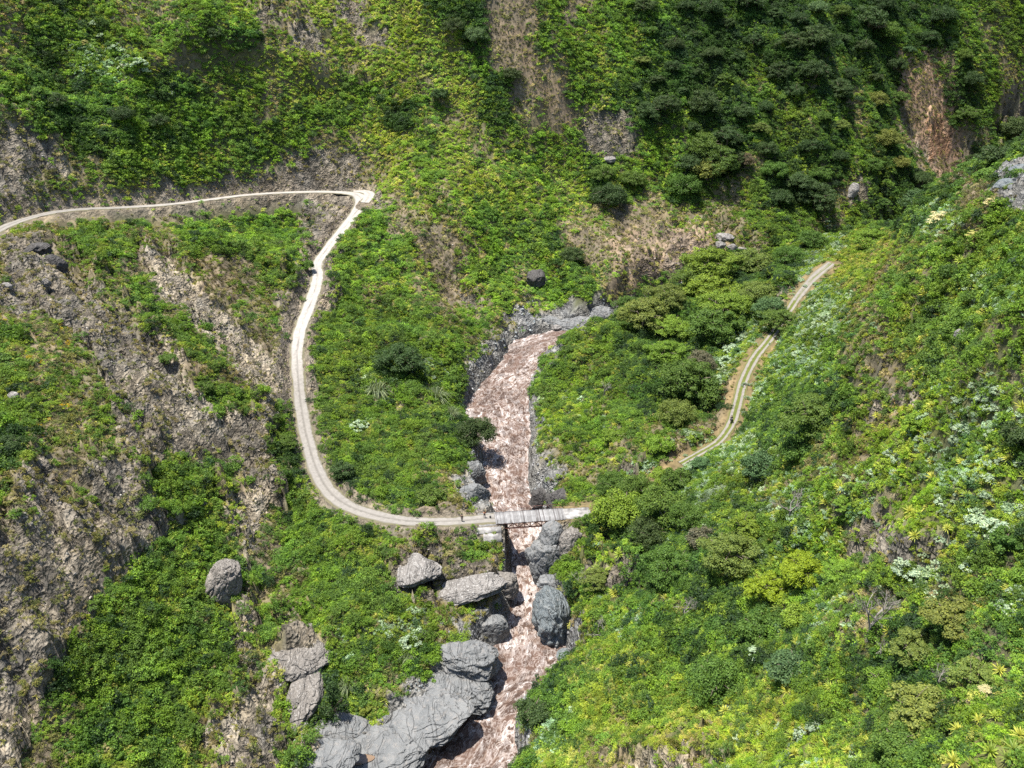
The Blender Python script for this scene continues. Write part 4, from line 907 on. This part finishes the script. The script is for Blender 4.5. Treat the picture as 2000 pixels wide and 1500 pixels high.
TREES = [(1385, 520, 120, 'flat', 'g'), (1462, 512, 100, 'flat', 'o'), (1540, 500, 70, 'round', 'd'), (1388, 566, 110, 'flat', 'g'), (1412, 596, 115, 'flat', 'g'), (1300, 578, 92, 'flat', 'o'), (1395, 636, 120, 'flat', 'd'),
         (1255, 616, 110, 'flat', 'o'), (1310, 640, 84, 'flat', 'g'), (1478, 572, 84, 'round', 'o'), (1500, 605, 74, 'round', 'b'), (1370, 705, 64, 'round', 'w'), (1340, 748, 135, 'flat', 'd'), (1522, 628, 84, 'flat', 'd'), (1240, 958, 84, 'round', 'd'), (1296, 930, 60, 'round', 'g'), (1370, 905, 44, 'round', 'b'),
         (1320, 808, 84, 'round', 'o'), (1590, 812, 145, 'flat', 'd'), (1585, 470, 64, 'round', 'd'), (1700, 470, 80, 'flat', 'g'), (1300, 690, 90, 'flat', 'g'), (1225, 600, 60, 'flat', 'd'), (1350, 545, 90, 'flat', 'd'),
         (1210, 1000, 120, 'round', 'g'), (1290, 985, 110, 'round', 'd'), (1345, 1005, 90, 'round', 'd'), (1200, 945, 80, 'round', 'd'), (1265, 1040, 90, 'round', 'D'), (1310, 1108, 120, 'flat', 'd'), (1425, 1085, 130, 'flat', 'o'), (1370, 1050, 70, 'round', 'w'),
         (1565, 1122, 110, 'flat', 'y'), (1500, 1150, 84, 'flat', 'y'), (1640, 1120, 80, 'flat', 'g'), (1480, 1235, 110, 'round', 'd'), (1560, 1205, 80, 'round', 'g'), (1400, 1330, 130, 'round', 'd'), (1545, 1300, 110, 'round', 'b'),
         (1860, 1210, 120, 'flat', 'o'), (1780, 1265, 100, 'flat', 'o'), (1790, 1390, 140, 'flat', 'o'), (1900, 1330, 100, 'flat', 'o'), (1740, 1450, 110, 'round', 'd'), (1460, 1030, 74, 'flat', 'g'), (1480, 910, 84, 'round', 'b'),
         (1985, 860, 90, 'round', 'D'), (1560, 880, 90, 'round', 'd'), (930, 845, 92, 'round', 'D'), (782, 705, 100, 'flat', 'D'), (670, 918, 56, 'round', 'D'), (842, 966, 64, 'round', 'd'), (655, 1385, 84, 'tall', 'D'),
         (716, 1388, 34, 'round', 'l'), (1042, 1388, 84, 'round', 'D'), (560, 865, 50, 'round', 'd'), (330, 705, 40, 'round', 'd'), (400, 760, 46, 'round', 'd'), (20, 870, 66, 'round', 'D'), (1290, 870, 60, 'round', 'g'), (1200, 850, 60, 'round', 'g'),
         (1190, 385, 84, 'round', 'D'), (1175, 340, 60, 'round', 'd'), (1235, 350, 60, 'round', 'd'), (1115, 500, 60, 'round', 'D'), (1590, 392, 92, 'flat', 'D'), (1400, 318, 96, 'flat', 'd'), (1348, 320, 70, 'round', 'D'), (1455, 315, 44, 'round', 'w'),
         (1700, 48, 60, 'round', 'w'), (885, 58, 50, 'round', 'D'), (930, 75, 56, 'round', 'b'), (1000, 150, 44, 'round', 'D'), (860, 190, 40, 'round', 'D'), (1790, 830, 60, 'round', 'g'), (1320, 935, 70, 'round', 'd'), (1650, 1000, 56, 'flat', 'g'),
         (420, 75, 44, 'round', 'D'), (240, 225, 60, 'round', 'D'), (110, 200, 56, 'round', 'D'), (310, 240, 50, 'round', 'D'), (600, 520, 34, 'round', 'd'), (540, 480, 44, 'round', 'd'), (1720, 1330, 84, 'round', 'g'), (1960, 1060, 74, 'round', 'd'), (1160, 1130, 60, 'flat', 'o'), (1075, 980, 30, 'round', 'o')]
tl = [tree(u, v, w, kd, lk, 'trees on the spur and river slopes') for u, v, w, kd, lk in TREES]
g_ = random.Random(5); spots = []
tries = 0
while len(spots) < 95 and tries < 4000:
    tries += 1; u = g_.uniform(1230, 1990); v = g_.uniform(5, 440)
    c_ = CH[MI[int(v // 50), int(u // 50)]]
    if c_ not in 'Dd' or any((u - a) ** 2 + (v - b) ** 2 < 42 ** 2 for a, b in spots): continue
    if v > 430 - (u - 1500) * .12 and u > 1500: continue
    spots.append((u, v)); tl.append(tree(u, v, g_.choice([g_.uniform(30, 52), g_.uniform(40, 84)]), g_.choice(['round', 'round', 'round', 'flat']), 'D' if c_ == 'D' or g_.random() < .4 else g_.choice(['d', 'd', 'o', 'b']), 'trees on the spur and river slopes'))
name_by_place(tl, lambda o: o['_l'], 'tree')
for o, _, _ in tl: del o['_l']

# bare grey trees
def bare(seed, H, depth=5, spread=.55):
    g = random.Random(seed); mb = MB()
    def rec(p, d, L, r, k):
        q = p + d * L; mb.bar(p, q, r, 5 if k > 2 else 3, r * .65)
        if k == 0: return
        for _ in range(3 if k > 3 else 2 + (g.random() < .5)):
            nd = (d + Vector((g.gauss(0, 1), g.gauss(0, 1), g.gauss(0, .6))) * spread + Vector((0, 0, .12))).normalized(); rec(q, nd, L * g.uniform(.62, .85), r * .6, k - 1)
    rec(Vector((0, 0, -.3)), Vector((.1, .0, 1)).normalized(), H * .26, H * .028, depth); me = bpy.data.meshes.new('bare_tree'); me.from_pydata(mb.v, [], mb.f); me.materials.append(M['deadwood']); return me
bm_ = [bare(s, 4.0, 6 if s == 0 else 5, .5 + .08 * s) for s in range(3)]
for u, v, w, i, lb in [(1695, 1215, 120, 0, 'large leafless grey tree spreading above the lower right shrubs'), (1332, 1192, 64, 1, 'small leafless pale tree left of the lime green tree'), (1542, 992, 74, 2, 'twiggy brownish leafless shrub tree among silver bushes'),
                       (1295, 1005, 60, 1, 'leafless grey crown right of the trees by the bridge'), (1170, 1232, 54, 2, 'leafless grey thicket beside the tall blue grey boulder'), (1830, 1330, 60, 0, 'leafless pale branches in the olive trees at lower right'),
                       (1135, 1138, 44, 2, 'leafless branches hanging over the right bank boulders'), (1715, 1275, 56, 1, 'leafless grey tree just below the large leafless tree'), (1180, 760, 40, 1, 'leafless grey shrub on the spur above the river')]:
    p, t = hit(u, v + w * .3); o = bpy.data.objects.new('bare_tree', bm_[i]); C.collection.objects.link(o); o.location = p; s = w / (FPX / t) / 3.4; o.scale = (s, s, s); o.rotation_euler = (0, 0, random.uniform(0, 6)); tag(o, lb, 'bare tree', 'leafless trees')

# agaves
def rosette(seed, n, ln, wd):
    g = random.Random(seed); V = []; F = []; lv = []
    for i in range(n):
        a = i * 2.399 + g.uniform(-.15, .15); f = i / n; e = .12 + 1.25 * f ** 1.3 + g.uniform(-.1, .1); L = ln * g.uniform(.8, 1.1) * (1 - .25 * f); d = Vector((math.cos(a), math.sin(a), 0)); s = Vector((-math.sin(a), math.cos(a), 0))
        k = len(V); val = g.uniform(.35, 1)
        for q, ww in ((0, .5), (.35, 1), (.7, .75), (1, 0.02)):
            z = math.sin(e) * L * q - .16 * L * q * q; x = math.cos(e) * L * q
            for sd, up in ((-1, .03), (0, -.0), (1, .03)): V.append(d * x + Vector((0, 0, z + up * ww + .1)) + s * (sd * wd * ww * .5)); lv.append(val)
        for r in range(3):
            b = k + r * 3; F += [(b, b + 1, b + 4, b + 3), (b + 1, b + 2, b + 5, b + 4)]
    return flat_mesh('agave', np.array([tuple(q) for q in V]), F, M['leaf_o'], lv)
AG = [rosette(s, 26 + 4 * s, 1.15, .15) for s in range(4)]
ag = []
AGP = [(1975, 1470, 52), (1290, 1130, 34), (1165, 1110, 26), (1075, 1025, 30), (1180, 1035, 26), (968, 310, 22), (970, 352, 22), (1800, 580, 34), (1790, 960, 34), (1775, 1000, 34), (1640, 955, 34), (1610, 985, 30), (1730, 880, 34), (1855, 860, 36),
       (1820, 935, 36), (1785, 1050, 32), (1670, 1070, 30), (1555, 1255, 26), (1620, 1345, 30), (1665, 1375, 34), (1435, 1415, 28), (1545, 1440, 34), (1490, 1485, 34), (1580, 1480, 30), (1395, 1440, 26), (1460, 1440, 26), (1340, 555, 24), (825, 415, 20),
       (300, 1275, 24), (420, 650, 14), (1815, 660, 30), (1680, 610, 28), (1700, 690, 26), (1210, 1085, 30), (1235, 1100, 30), (1195, 1190, 26), (1160, 1170, 26), (1200, 1160, 28), (1930, 885, 30), (1960, 1490, 44), (1990, 1440, 48)]
def agave(u, v, w):
    p, t = hit(u, v + 4); R = w / (FPX / t) / 2; o = bpy.data.objects.new('agave', AG[random.randrange(4)]); C.collection.objects.link(o); s = R / 1.1; o.scale = (s, s, s * .9); o.location = (p.x, p.y, p.z + .35)
    nn = normal_at(np.array([p.x]), np.array([p.y]))[0]; o.rotation_euler = (-nn[1] * .35 + random.gauss(0, .22), nn[0] * .35 + random.gauss(0, .22), random.uniform(0, 6))
    y = random.random(); o.color = ((.28, .31, .06, 1) if y < .45 else (.20, .27, .045, 1) if y < .8 else (.15, .21, .05, 1)); o['_l'] = 'yellow green' if y < .45 else 'bright green' if y < .8 else 'dull green'
    tag(o, None, 'agave', 'agaves on the green slopes'); ag.append((o, u, v)); ex_keep.append((p.x, p.y, .75 * R))
for a in AGP: agave(*a)
def inb(c): return c in 'al'
g_ = random.Random(11); tries = 0
ZN = [((1100, 1150, 2000, 1500), 'algs', 85), ((1500, 760, 2000, 1150), 'asog', 60), ((1040, 700, 1300, 930), 'agko', 34), ((1620, 480, 2000, 760), 'glo', 26)]
for (x0, y0, x1, y1), cs_, n_ in ZN:
    k = 0; tries = 0
    while k < n_ and tries < 3000:
        tries += 1; u = g_.uniform(x0, x1); v = g_.uniform(y0, y1); c_ = CH[MI[min(int(v // 50), 29), int(u // 50) if u < 2000 else 39]]
        if c_ not in cs_ or (c_ in 'gs' and g_.random() < .6) or any((u - a) ** 2 + (v - b) ** 2 < 26 ** 2 for _, a, b in ag): continue
        t = hit(u, v)[1]; agave(u, v, FPX / t * g_.uniform(1.2, 2.2)); k += 1
name_by_place(ag, lambda o: o['_l'], 'agave')
for o, _, _ in ag: del o['_l']

# silver-leaved shrubs: pale leaf whorls on green mounds
SS = [quad_mesh2('silver_shrub', bush(70 + s, 26, 40, .13, .75, .19, .95)) for s in range(3)]
ss = []
def silver(u, v, w, k=1.0):
    p, t = hit(u, v + w * .15); R = w / (FPX / t) / 2; o = bpy.data.objects.new('silver_shrub', SS[random.randrange(3)]); C.collection.objects.link(o); o.scale = (R, R, R * .9); o.location = p; o.rotation_euler = (0, 0, random.uniform(0, 6))
    j = random.uniform(.85, 1.1) * k; o.color = (.31 * j, .40 * j, .275 * j, 1); tag(o, None, 'shrub', 'silver shrubs'); ss.append((o, u, v))
for a in [(268, 122, 44), (280, 138, 30), (228, 92, 30), (182, 48, 26), (200, 68, 22), (330, 182, 24), (700, 830, 40), (718, 822, 30), (800, 1250, 46), (820, 1232, 30), (1770, 1110, 60), (1800, 1130, 56), (1890, 1100, 50), (1950, 1030, 70), (1910, 1015, 50), (1840, 1060, 30), (1980, 1190, 46), (1960, 1180, 40),
          (1480, 1275, 40), (1430, 680, 44), (1450, 660, 40), (1420, 705, 40), (1440, 640, 36), (1400, 740, 34), (1500, 760, 34), (1600, 640, 34), (1620, 620, 30), (1560, 690, 30), (1600, 600, 30), (1880, 840, 40), (1940, 850, 36), (1950, 770, 36)]: silver(*a)
g_ = random.Random(13)
for r in range(30):
    for c_ in range(40):
        if (MAP[r][c_] == 's' and not (c_ < 20 and r > 20)) or (MAP[r][c_] == 'a' and g_.random() < .4):
            for _ in range(2):
                u = c_ * 50 + g_.uniform(0, 50); v = r * 50 + g_.uniform(0, 50)
                if any((u - a) ** 2 + (v - b) ** 2 < 20 ** 2 for _, a, b in ss): continue
                if g_.random() < .75: t = hit(u, v)[1]; silver(u, v, FPX / t * g_.uniform(1.0, 2.4), g_.uniform(.7, 1))
name_by_place(ss, 'silver leaved', 'shrub')

# arching cane clumps, cream-leaved trees
V, F = tuft(21, 150, 3.0, .045, 1.5); CN = flat_mesh('cane_clump', V, F, M['leaf_o'], np.repeat(np.random.default_rng(3).uniform(.1, .8, 150), 5))
for u, v, w, lb in [(738, 752, 84, 'arching grey green cane clump on the slope above the rapids'), (852, 765, 84, 'arching pale cane clump nearest the rapids'), (880, 800, 60, 'drooping pale canes above the dark riverside tree'), (798, 1275, 56, 'drooping pale canes under the silver shrub left of river'), (680, 1330, 70, 'grey green feathery canes right of the brown outcrop')]:
    p, t = hit(u, v + w * .2); s = w / (FPX / t) / 6.0; o = bpy.data.objects.new('cane_clump', CN); C.collection.objects.link(o); o.location = p; o.scale = (s, s, s); o.rotation_euler = (0, 0, random.uniform(0, 6)); o.color = (.19, .23, .12, 1); tag(o, lb, 'cane clump', 'arching canes')
def fingers(seed, n, R):
    g = np.random.default_rng(seed); V = []; F = []
    for i in range(n):
        c = g.normal(size=3); c /= np.linalg.norm(c); c = c * R * g.uniform(.3, .8); c[2] = abs(c[2]) + R * .4
        for k in range(7):
            a = 6.28 * k / 7; d = np.array((math.cos(a), math.sin(a), -.25)); s = np.array((-math.sin(a), math.cos(a), 0)) * .1; L = R * .34; b = len(V); V += [c, c + d * L * .5 + s, c + d * L, c + d * L * .5 - s]; F.append((b, b + 1, b + 2, b + 3))
    return flat_mesh('leaves', np.array(V), F, M['leaf_o'], np.repeat(g.uniform(.5, 1, n * 7), 4))
FM = fingers(4, 46, 2.0)
for u, v, w, col_, lb in [(1830, 425, 56, (.34, .33, .20), 'large cream leaved tree on the skyline of the ridge'), (1935, 392, 34, (.34, .32, .18), 'small cream leaved tree near the far river'), (1925, 1345, 46, (.30, .29, .17), 'cream leaved tree in the lower right shrubs'),
                          (165, 82, 22, (.26, .26, .10), 'yellowish leaved tree at the upper left of the slope'), (1900, 455, 34, (.32, .32, .12), 'pale yellow green broad leaved plant on the ridge crest')]:
    p, t = hit(u, v + w * .35); s = w / (FPX / t) / 4.2; e = empty('cream_tree', p, random.uniform(0, 6)); e.scale = (s, s, s); oc = bpy.data.objects.new('crown', FM); ot = bpy.data.objects.new('trunk', TK[('round', 1.6)][0][1])
    for q in (oc, ot): C.collection.objects.link(q); q.parent = e
    oc.color = col_ + (1,); tag(e, lb, 'tree', 'cream leaved trees')

# ------------------------------------------------------------------ bridge
def bridge():
    A = Vector(at_z(967, 1012, 11.55)); B = Vector(at_z(1100, 1003.5, 11.55)); E = Vector(at_z(1150, 993, 11.6)); d = (B - A).normalized(); L = (B - A).length; s = Vector((-d.y, d.x, 0)); R = Matrix((d, s, (0, 0, 1))).transposed()
    root = empty('bridge', A, math.atan2(d.y, d.x)); tag(root, 'narrow plank bridge on a rusty truss crossing the brown rapids', 'bridge')
    ex_keep.append((A.x - 1, A.y, 3.2))
    for k in range(int(L) + 8): ex_keep.append((A.x + d.x * k, A.y + d.y * k, 2.6))
    W2 = 2.0; g = random.Random(3); x = 0.0; mb = MB(); cols = []
    while x < L:
        w = g.uniform(.2, .3); mb.box((x + w / 2, g.uniform(-.04, .04), .0 + g.uniform(-.012, .012)), (w - .02, W2 * 2 + g.uniform(-.12, .12), .07)); cols += [g.uniform(0, 1)] * 8; x += w
    m, n, l, p = new_mat('bleached_planks'); at = N(n, 'ShaderNodeAttribute', attribute_name='pv'); r = ramp(n, [(0, (.12, .108, .105)), (.4, (.22, .215, .212)), (1, (.30, .295, .292))]); l.new(at.outputs[2], r.inputs[0]); nz = N(n, 'ShaderNodeTexNoise', i_Scale=3.0, i_Detail=4.0)
    rr = ramp(n, [(.35, .75), (.65, 1.1)]); l.new(nz.outputs[0], rr.inputs[0]); l.new(mixc(n, l, 1.0, r.outputs[0], rr.outputs[0], 'MULTIPLY'), p.inputs['Base Color']); p.inputs['Roughness'].default_value = .85
    mesh_obj('deck', mb.v, mb.f, m, root, attrs={'pv': ('FLOAT', cols)})
    rust = flat_mat('rusty_steel', (.13, .05, .034), .7, .4, 3.0); old = flat_mat('grey_rail_steel', (.12, .11, .10), .6, .2); conc = flat_mat('stained_concrete', (.25, .24, .23), .9, .55, .9)
    for sd in (-1, 1):
        t = MB(); y = sd * (W2 - .2); h = 1.25; n_ = 12; st = L / n_
        t.box((L / 2, y, -.14), (L, .22, .24)); t.box((L / 2, y, -.14 - h), (L, .22, .2))
        for k in range(n_ + 1): t.bar((k * st, y, -.2), (k * st, y, -.1 - h), .09)
        for k in range(n_): a, b = ((-.2, -.1 - h) if k % 2 else (-.1 - h, -.2)); t.bar((k * st, y, a), ((k + 1) * st, y, b), .09)
        t.build('truss', rust, root)
        rl = MB()
        for k in range(6):
            xx = .4 + k * (L - .8) / 5; rl.bar((xx, sd * W2 * .97, -.2), (xx, sd * W2 * .97, 1.05), .055)
        if sd > 0:
            rl.bar((.4, sd * W2 * .97, 1.0), (L + 5, sd * W2 * .97, 1.05), .035); rl.bar((.4, sd * W2 * .97, .55), (L + 5, sd * W2 * .97, .6), .03)
        rl.build('railing', old if sd < 0 else rust, root)
    cr = MB()
    for k in range(13): cr.box((k * L / 12, 0, -.24), (.12, W2 * 2 - .5, .12))
    for y in (-.8, 0, .8): cr.box((L / 2, y, -.1), (L, .12, .14))
    cr.build('cross_beams', rust, root)
    # right approach slab
    ap = MB(); Lx = (E - B).length; ap.box((L + Lx / 2, 0, -.12), (Lx, W2 * 1.75, .2)); ap.box((L + Lx * .5, W2 * .82, -.35), (Lx, .25, .3)); ap.box((L + Lx * .5, -W2 * .82, -.35), (Lx, .25, .3)); ap.build('approach_slab', conc, root)
    # abutments
    ab = MB(); ab.box((-1.6, 0, -2.6), (3.6, 4.3, 4.9)); ab.box((-1.5, -2.5, -2.35), (5.0, 1.3, 3.9)); ab.box((-.9, -3.75, -3.4), (3.6, 1.3, 4.2)); ab.box((.45, 0, -3.4), (.5, 4.0, 3.2)); ab.box((-.4, -2.7, -3.6), (2.9, 1.5, 3.4))
    for k in range(4): ab.box((-3.6 + k * 1.2, -3.15, -1.3), (.16, .12, 1.7))
    ab.build('abutment', conc, root)
    a2 = MB(); a2.box((L + 1.0, 0, -2.4), (1.2, 3.8, 4.0)); a2.build('abutment', conc, root)
    st = MB(); st.bar((L * .12, -W2, -1.4), (L * .02 - .3, -W2 + .3, -6.5), .07); st.bar((L * .2, -W2 + .1, -1.4), (L * .2 - 1.2, -W2 + .4, -7.5), .06); st.bar((L * .98, -W2, -1.5), (L + 1.6, -W2 - .8, -5), .06); st.build('brace', rust, root)
    return A, B, d
bA, bB, bd = bridge()

# ------------------------------------------------------------------ people
def limb_fig(name, joints, edges, mat, parent=None, sub=2):
    me = bpy.data.meshes.new(name); me.from_pydata([j[0] for j in joints], edges, []); o = bpy.data.objects.new(name, me); C.collection.objects.link(o)
    md = o.modifiers.new('skin', 'SKIN'); md.use_smooth_shade = True
    for i, j in enumerate(joints): r = j[1]; me.skin_vertices[0].data[i].radius = (r if isinstance(r, tuple) else (r, r))
    me.skin_vertices[0].data[0].use_root = True; s = o.modifiers.new('sub', 'SUBSURF'); s.levels = s.render_levels = sub; me.materials.append(mat)
    if parent: o.parent = parent
    return o
skin = flat_mat('skin', (.30, .17, .11), .6, .05); hairm = flat_mat('dark_hair', (.02, .015, .012), .6, .1)
def person(loc, rz, top, legs, label, bare_arms=False, seated=False, shoes=(.05, .05, .05)):
    root = empty('person', loc, rz); tag(root, label, 'person')
    mt = flat_mat('shirt', top, .85, .1); ml = flat_mat('trousers', legs, .85, .1); ms = flat_mat('shoes', shoes, .7, .1)
    if not seated:
        J = [((0, 0, .95), (.13, .10)), ((0, 0, 1.15), (.125, .09)), ((0, 0, 1.38), (.16, .095)), ((0, 0, 1.50), .055), ((0, 0, 1.60), (.075, .085)), ((0, .015, 1.70), (.075, .09)),
             ((-.19, 0, 1.40), .055), ((-.27, .02, 1.13), .042), ((-.25, .14, .92), .033), ((-.245, .19, .85), (.02, .035)), ((.19, 0, 1.40), .055), ((.27, .02, 1.13), .042), ((.25, .14, .92), .033), ((.245, .19, .85), (.02, .035)),
             ((-.09, 0, .88), .085), ((-.11, .05, .48), .06), ((-.12, .0, .1), .042), ((-.12, .14, .03), .035), ((.09, 0, .88), .085), ((.12, -.03, .48), .06), ((.14, -.12, .1), .042), ((.14, .02, .03), .035)]
    else:
        J = [((0, 0, .85), (.14, .11)), ((0, .03, 1.05), (.13, .1)), ((0, .1, 1.26), (.17, .11)), ((0, .13, 1.38), .055), ((0, .15, 1.48), (.08, .09)), ((0, .16, 1.57), (.08, .09)),
             ((-.2, .1, 1.28), .06), ((-.3, .25, 1.1), .045), ((-.28, .5, 1.02), .035), ((-.27, .57, 1.02), (.03, .03)), ((.2, .1, 1.28), .06), ((.3, .25, 1.1), .045), ((.28, .5, 1.02), .035), ((.27, .57, 1.02), (.03, .03)),
             ((-.12, .02, .82), .09), ((-.2, .38, .72), .07), ((-.2, .22, .34), .05), ((-.2, .34, .28), .04), ((.12, .02, .82), .09), ((.2, .38, .72), .07), ((.2, .22, .34), .05), ((.2, .34, .28), .04)]
    Ed = [(0, 1), (1, 2), (2, 3), (3, 4), (4, 5), (2, 6), (6, 7), (7, 8), (8, 9), (2, 10), (10, 11), (11, 12), (12, 13), (0, 14), (14, 15), (15, 16), (16, 17), (0, 18), (18, 19), (19, 20), (20, 21)]
    b = limb_fig('body', J, Ed, skin, root)
    def sub(name, idx, mat, grow):
        mp = {k: i for i, k in enumerate(idx)}; JJ = [(J[k][0], tuple(q * grow + .006 for q in (J[k][1] if isinstance(J[k][1], tuple) else (J[k][1],) * 2))) for k in idx]
        limb_fig(name, JJ, [(mp[a], mp[c]) for a, c in Ed if a in mp and c in mp], mat, root)
    sub('shirt', [0, 1, 2, 6, 7, 10, 11] if bare_arms else [0, 1, 2, 6, 7, 8, 10, 11, 12], mt, 1.14); sub('trousers', [0, 14, 15, 16, 18, 19, 20], ml, 1.18)
    sub('shoe', [16, 17], ms, 1.4); sub('shoe', [20, 21], ms, 1.4)
    h = MB(); bmh = bmesh.new(); bmesh.ops.create_icosphere(bmh, subdivisions=2, radius=.105); me = bpy.data.meshes.new('hair'); bmh.to_mesh(me); bmh.free(); me.materials.append(hairm); o = bpy.data.objects.new('hair' if not seated else 'helmet', me); C.collection.objects.link(o); o.parent = root
    o.location = Vector(J[5][0]) + Vector((0, -.02, .035)); o.scale = (.95, 1.05, .95) if not seated else (1.25, 1.3, 1.2)
    return root
def on_road(u, v, L):
    p, t = hit(u, v); d = (L[:, 0] - p.x) ** 2 + (L[:, 1] - p.y) ** 2; k = int(np.argmin(d)); return Vector((p.x, p.y, L[k, 2] + .09))
person(on_road(902.5, 1020, road_c), math.pi * .95, (.035, .015, .018), (.05, .05, .055), 'person in dark maroon top standing on the road, farther from the bridge', True)
person(on_road(946.5, 1013, road_c), math.pi * .1, (.55, .20, .08), (.03, .035, .05), 'person in orange top and dark trousers on the road beside the bridge', True)
def backpack(loc):
    bm = bmesh.new(); bmesh.ops.create_cube(bm, size=1.0); bmesh.ops.scale(bm, vec=(.42, .34, .46), verts=bm.verts); bmesh.ops.bevel(bm, geom=bm.edges[:], offset=.13, segments=3, affect='EDGES'); me = bpy.data.meshes.new('backpack')
    for f in bm.faces: f.smooth = True
    bm.to_mesh(me); bm.free(); me.materials.append(flat_mat('black_cloth', (.015, .015, .018), .8, .1)); o = bpy.data.objects.new('backpack', me); C.collection.objects.link(o); o.location = loc + Vector((0, 0, .22))
    tag(o, 'round black bag lying on the road between the orange person and bridge', 'bag')
    b = MB(); b.box((0, .19, .02), (.28, .06, .24)); b.build('pocket', me.materials[0], o); b = MB(); b.bar((-.06, 0, .24), (.06, 0, .26), .014); b.build('strap', me.materials[0], o)
backpack(on_road(957.5, 1013, road_c))
# motorbike and rider on the left rut of the track
def motorbike(loc, rz):
    blk = flat_mat('black_rubber', (.015, .015, .015), .7, .1); mtl = flat_mat('engine_metal', (.15, .15, .15), .4, .1, metal=.6); tnk = flat_mat('dark_tank_paint', (.02, .02, .025), .3, .1)
    root = empty('motorbike', loc, rz); tag(root, 'dark motorbike ridden down the left rut of the two-rut track', 'motorbike')
    for y in (-.68, .68):
        w = MB(); n = 20
        for k in range(n):
            a = 2 * math.pi * k / n; b = 2 * math.pi * (k + 1) / n; w.bar((0, y + math.cos(a) * .30, .32 + math.sin(a) * .30), (0, y + math.cos(b) * .30, .32 + math.sin(b) * .30), .05, 6)
        wh = w.build('wheel', blk, root, True); h = MB(); h.bar((-.06, y, .32), (.06, y, .32), .05, 8)
        for k in range(6): h.bar((0, y, .32), (0, y + math.cos(k * 1.047) * .28, .32 + math.sin(k * 1.047) * .28), .01)
        h.build('rim', mtl, wh)
    f = MB(); f.bar((-.07, .68, .32), (-.07, .5, .98), .03); f.bar((.07, .68, .32), (.07, .5, .98), .03); f.bar((0, .5, .9), (0, -.1, .55), .04); f.bar((0, -.1, .5), (0, -.68, .34), .04); f.build('frame', mtl, root)
    e = MB(); e.box((0, .1, .45), (.26, .36, .34)); e.build('engine', mtl, root)
    t = MB(); t.bar((0, .05, .82), (0, .42, .86), .15, 8, .1); t.build('fuel_tank', tnk, root, True); s = MB(); s.box((0, -.3, .80), (.26, .66, .1)); s.build('seat', blk, root)
    b = MB(); b.bar((-.36, .42, 1.05), (.36, .42, 1.05), .02, 6); b.build('handlebar', mtl, root)
tp = on_road(1428, 826, track_c); k = int(np.argmin((track_c[:, 0] - tp.x) ** 2 + (track_c[:, 1] - tp.y) ** 2)); td_ = track_c[k - 2] - track_c[k + 2]; rzb = math.atan2(td_[1], td_[0]) - math.pi / 2
motorbike(tp, rzb); person(tp + Vector((0, 0, .02)), rzb, (.02, .02, .022), (.025, .025, .03), 'rider in black clothes and helmet on the motorbike on the track', seated=True)

# ------------------------------------------------------------------ undergrowth
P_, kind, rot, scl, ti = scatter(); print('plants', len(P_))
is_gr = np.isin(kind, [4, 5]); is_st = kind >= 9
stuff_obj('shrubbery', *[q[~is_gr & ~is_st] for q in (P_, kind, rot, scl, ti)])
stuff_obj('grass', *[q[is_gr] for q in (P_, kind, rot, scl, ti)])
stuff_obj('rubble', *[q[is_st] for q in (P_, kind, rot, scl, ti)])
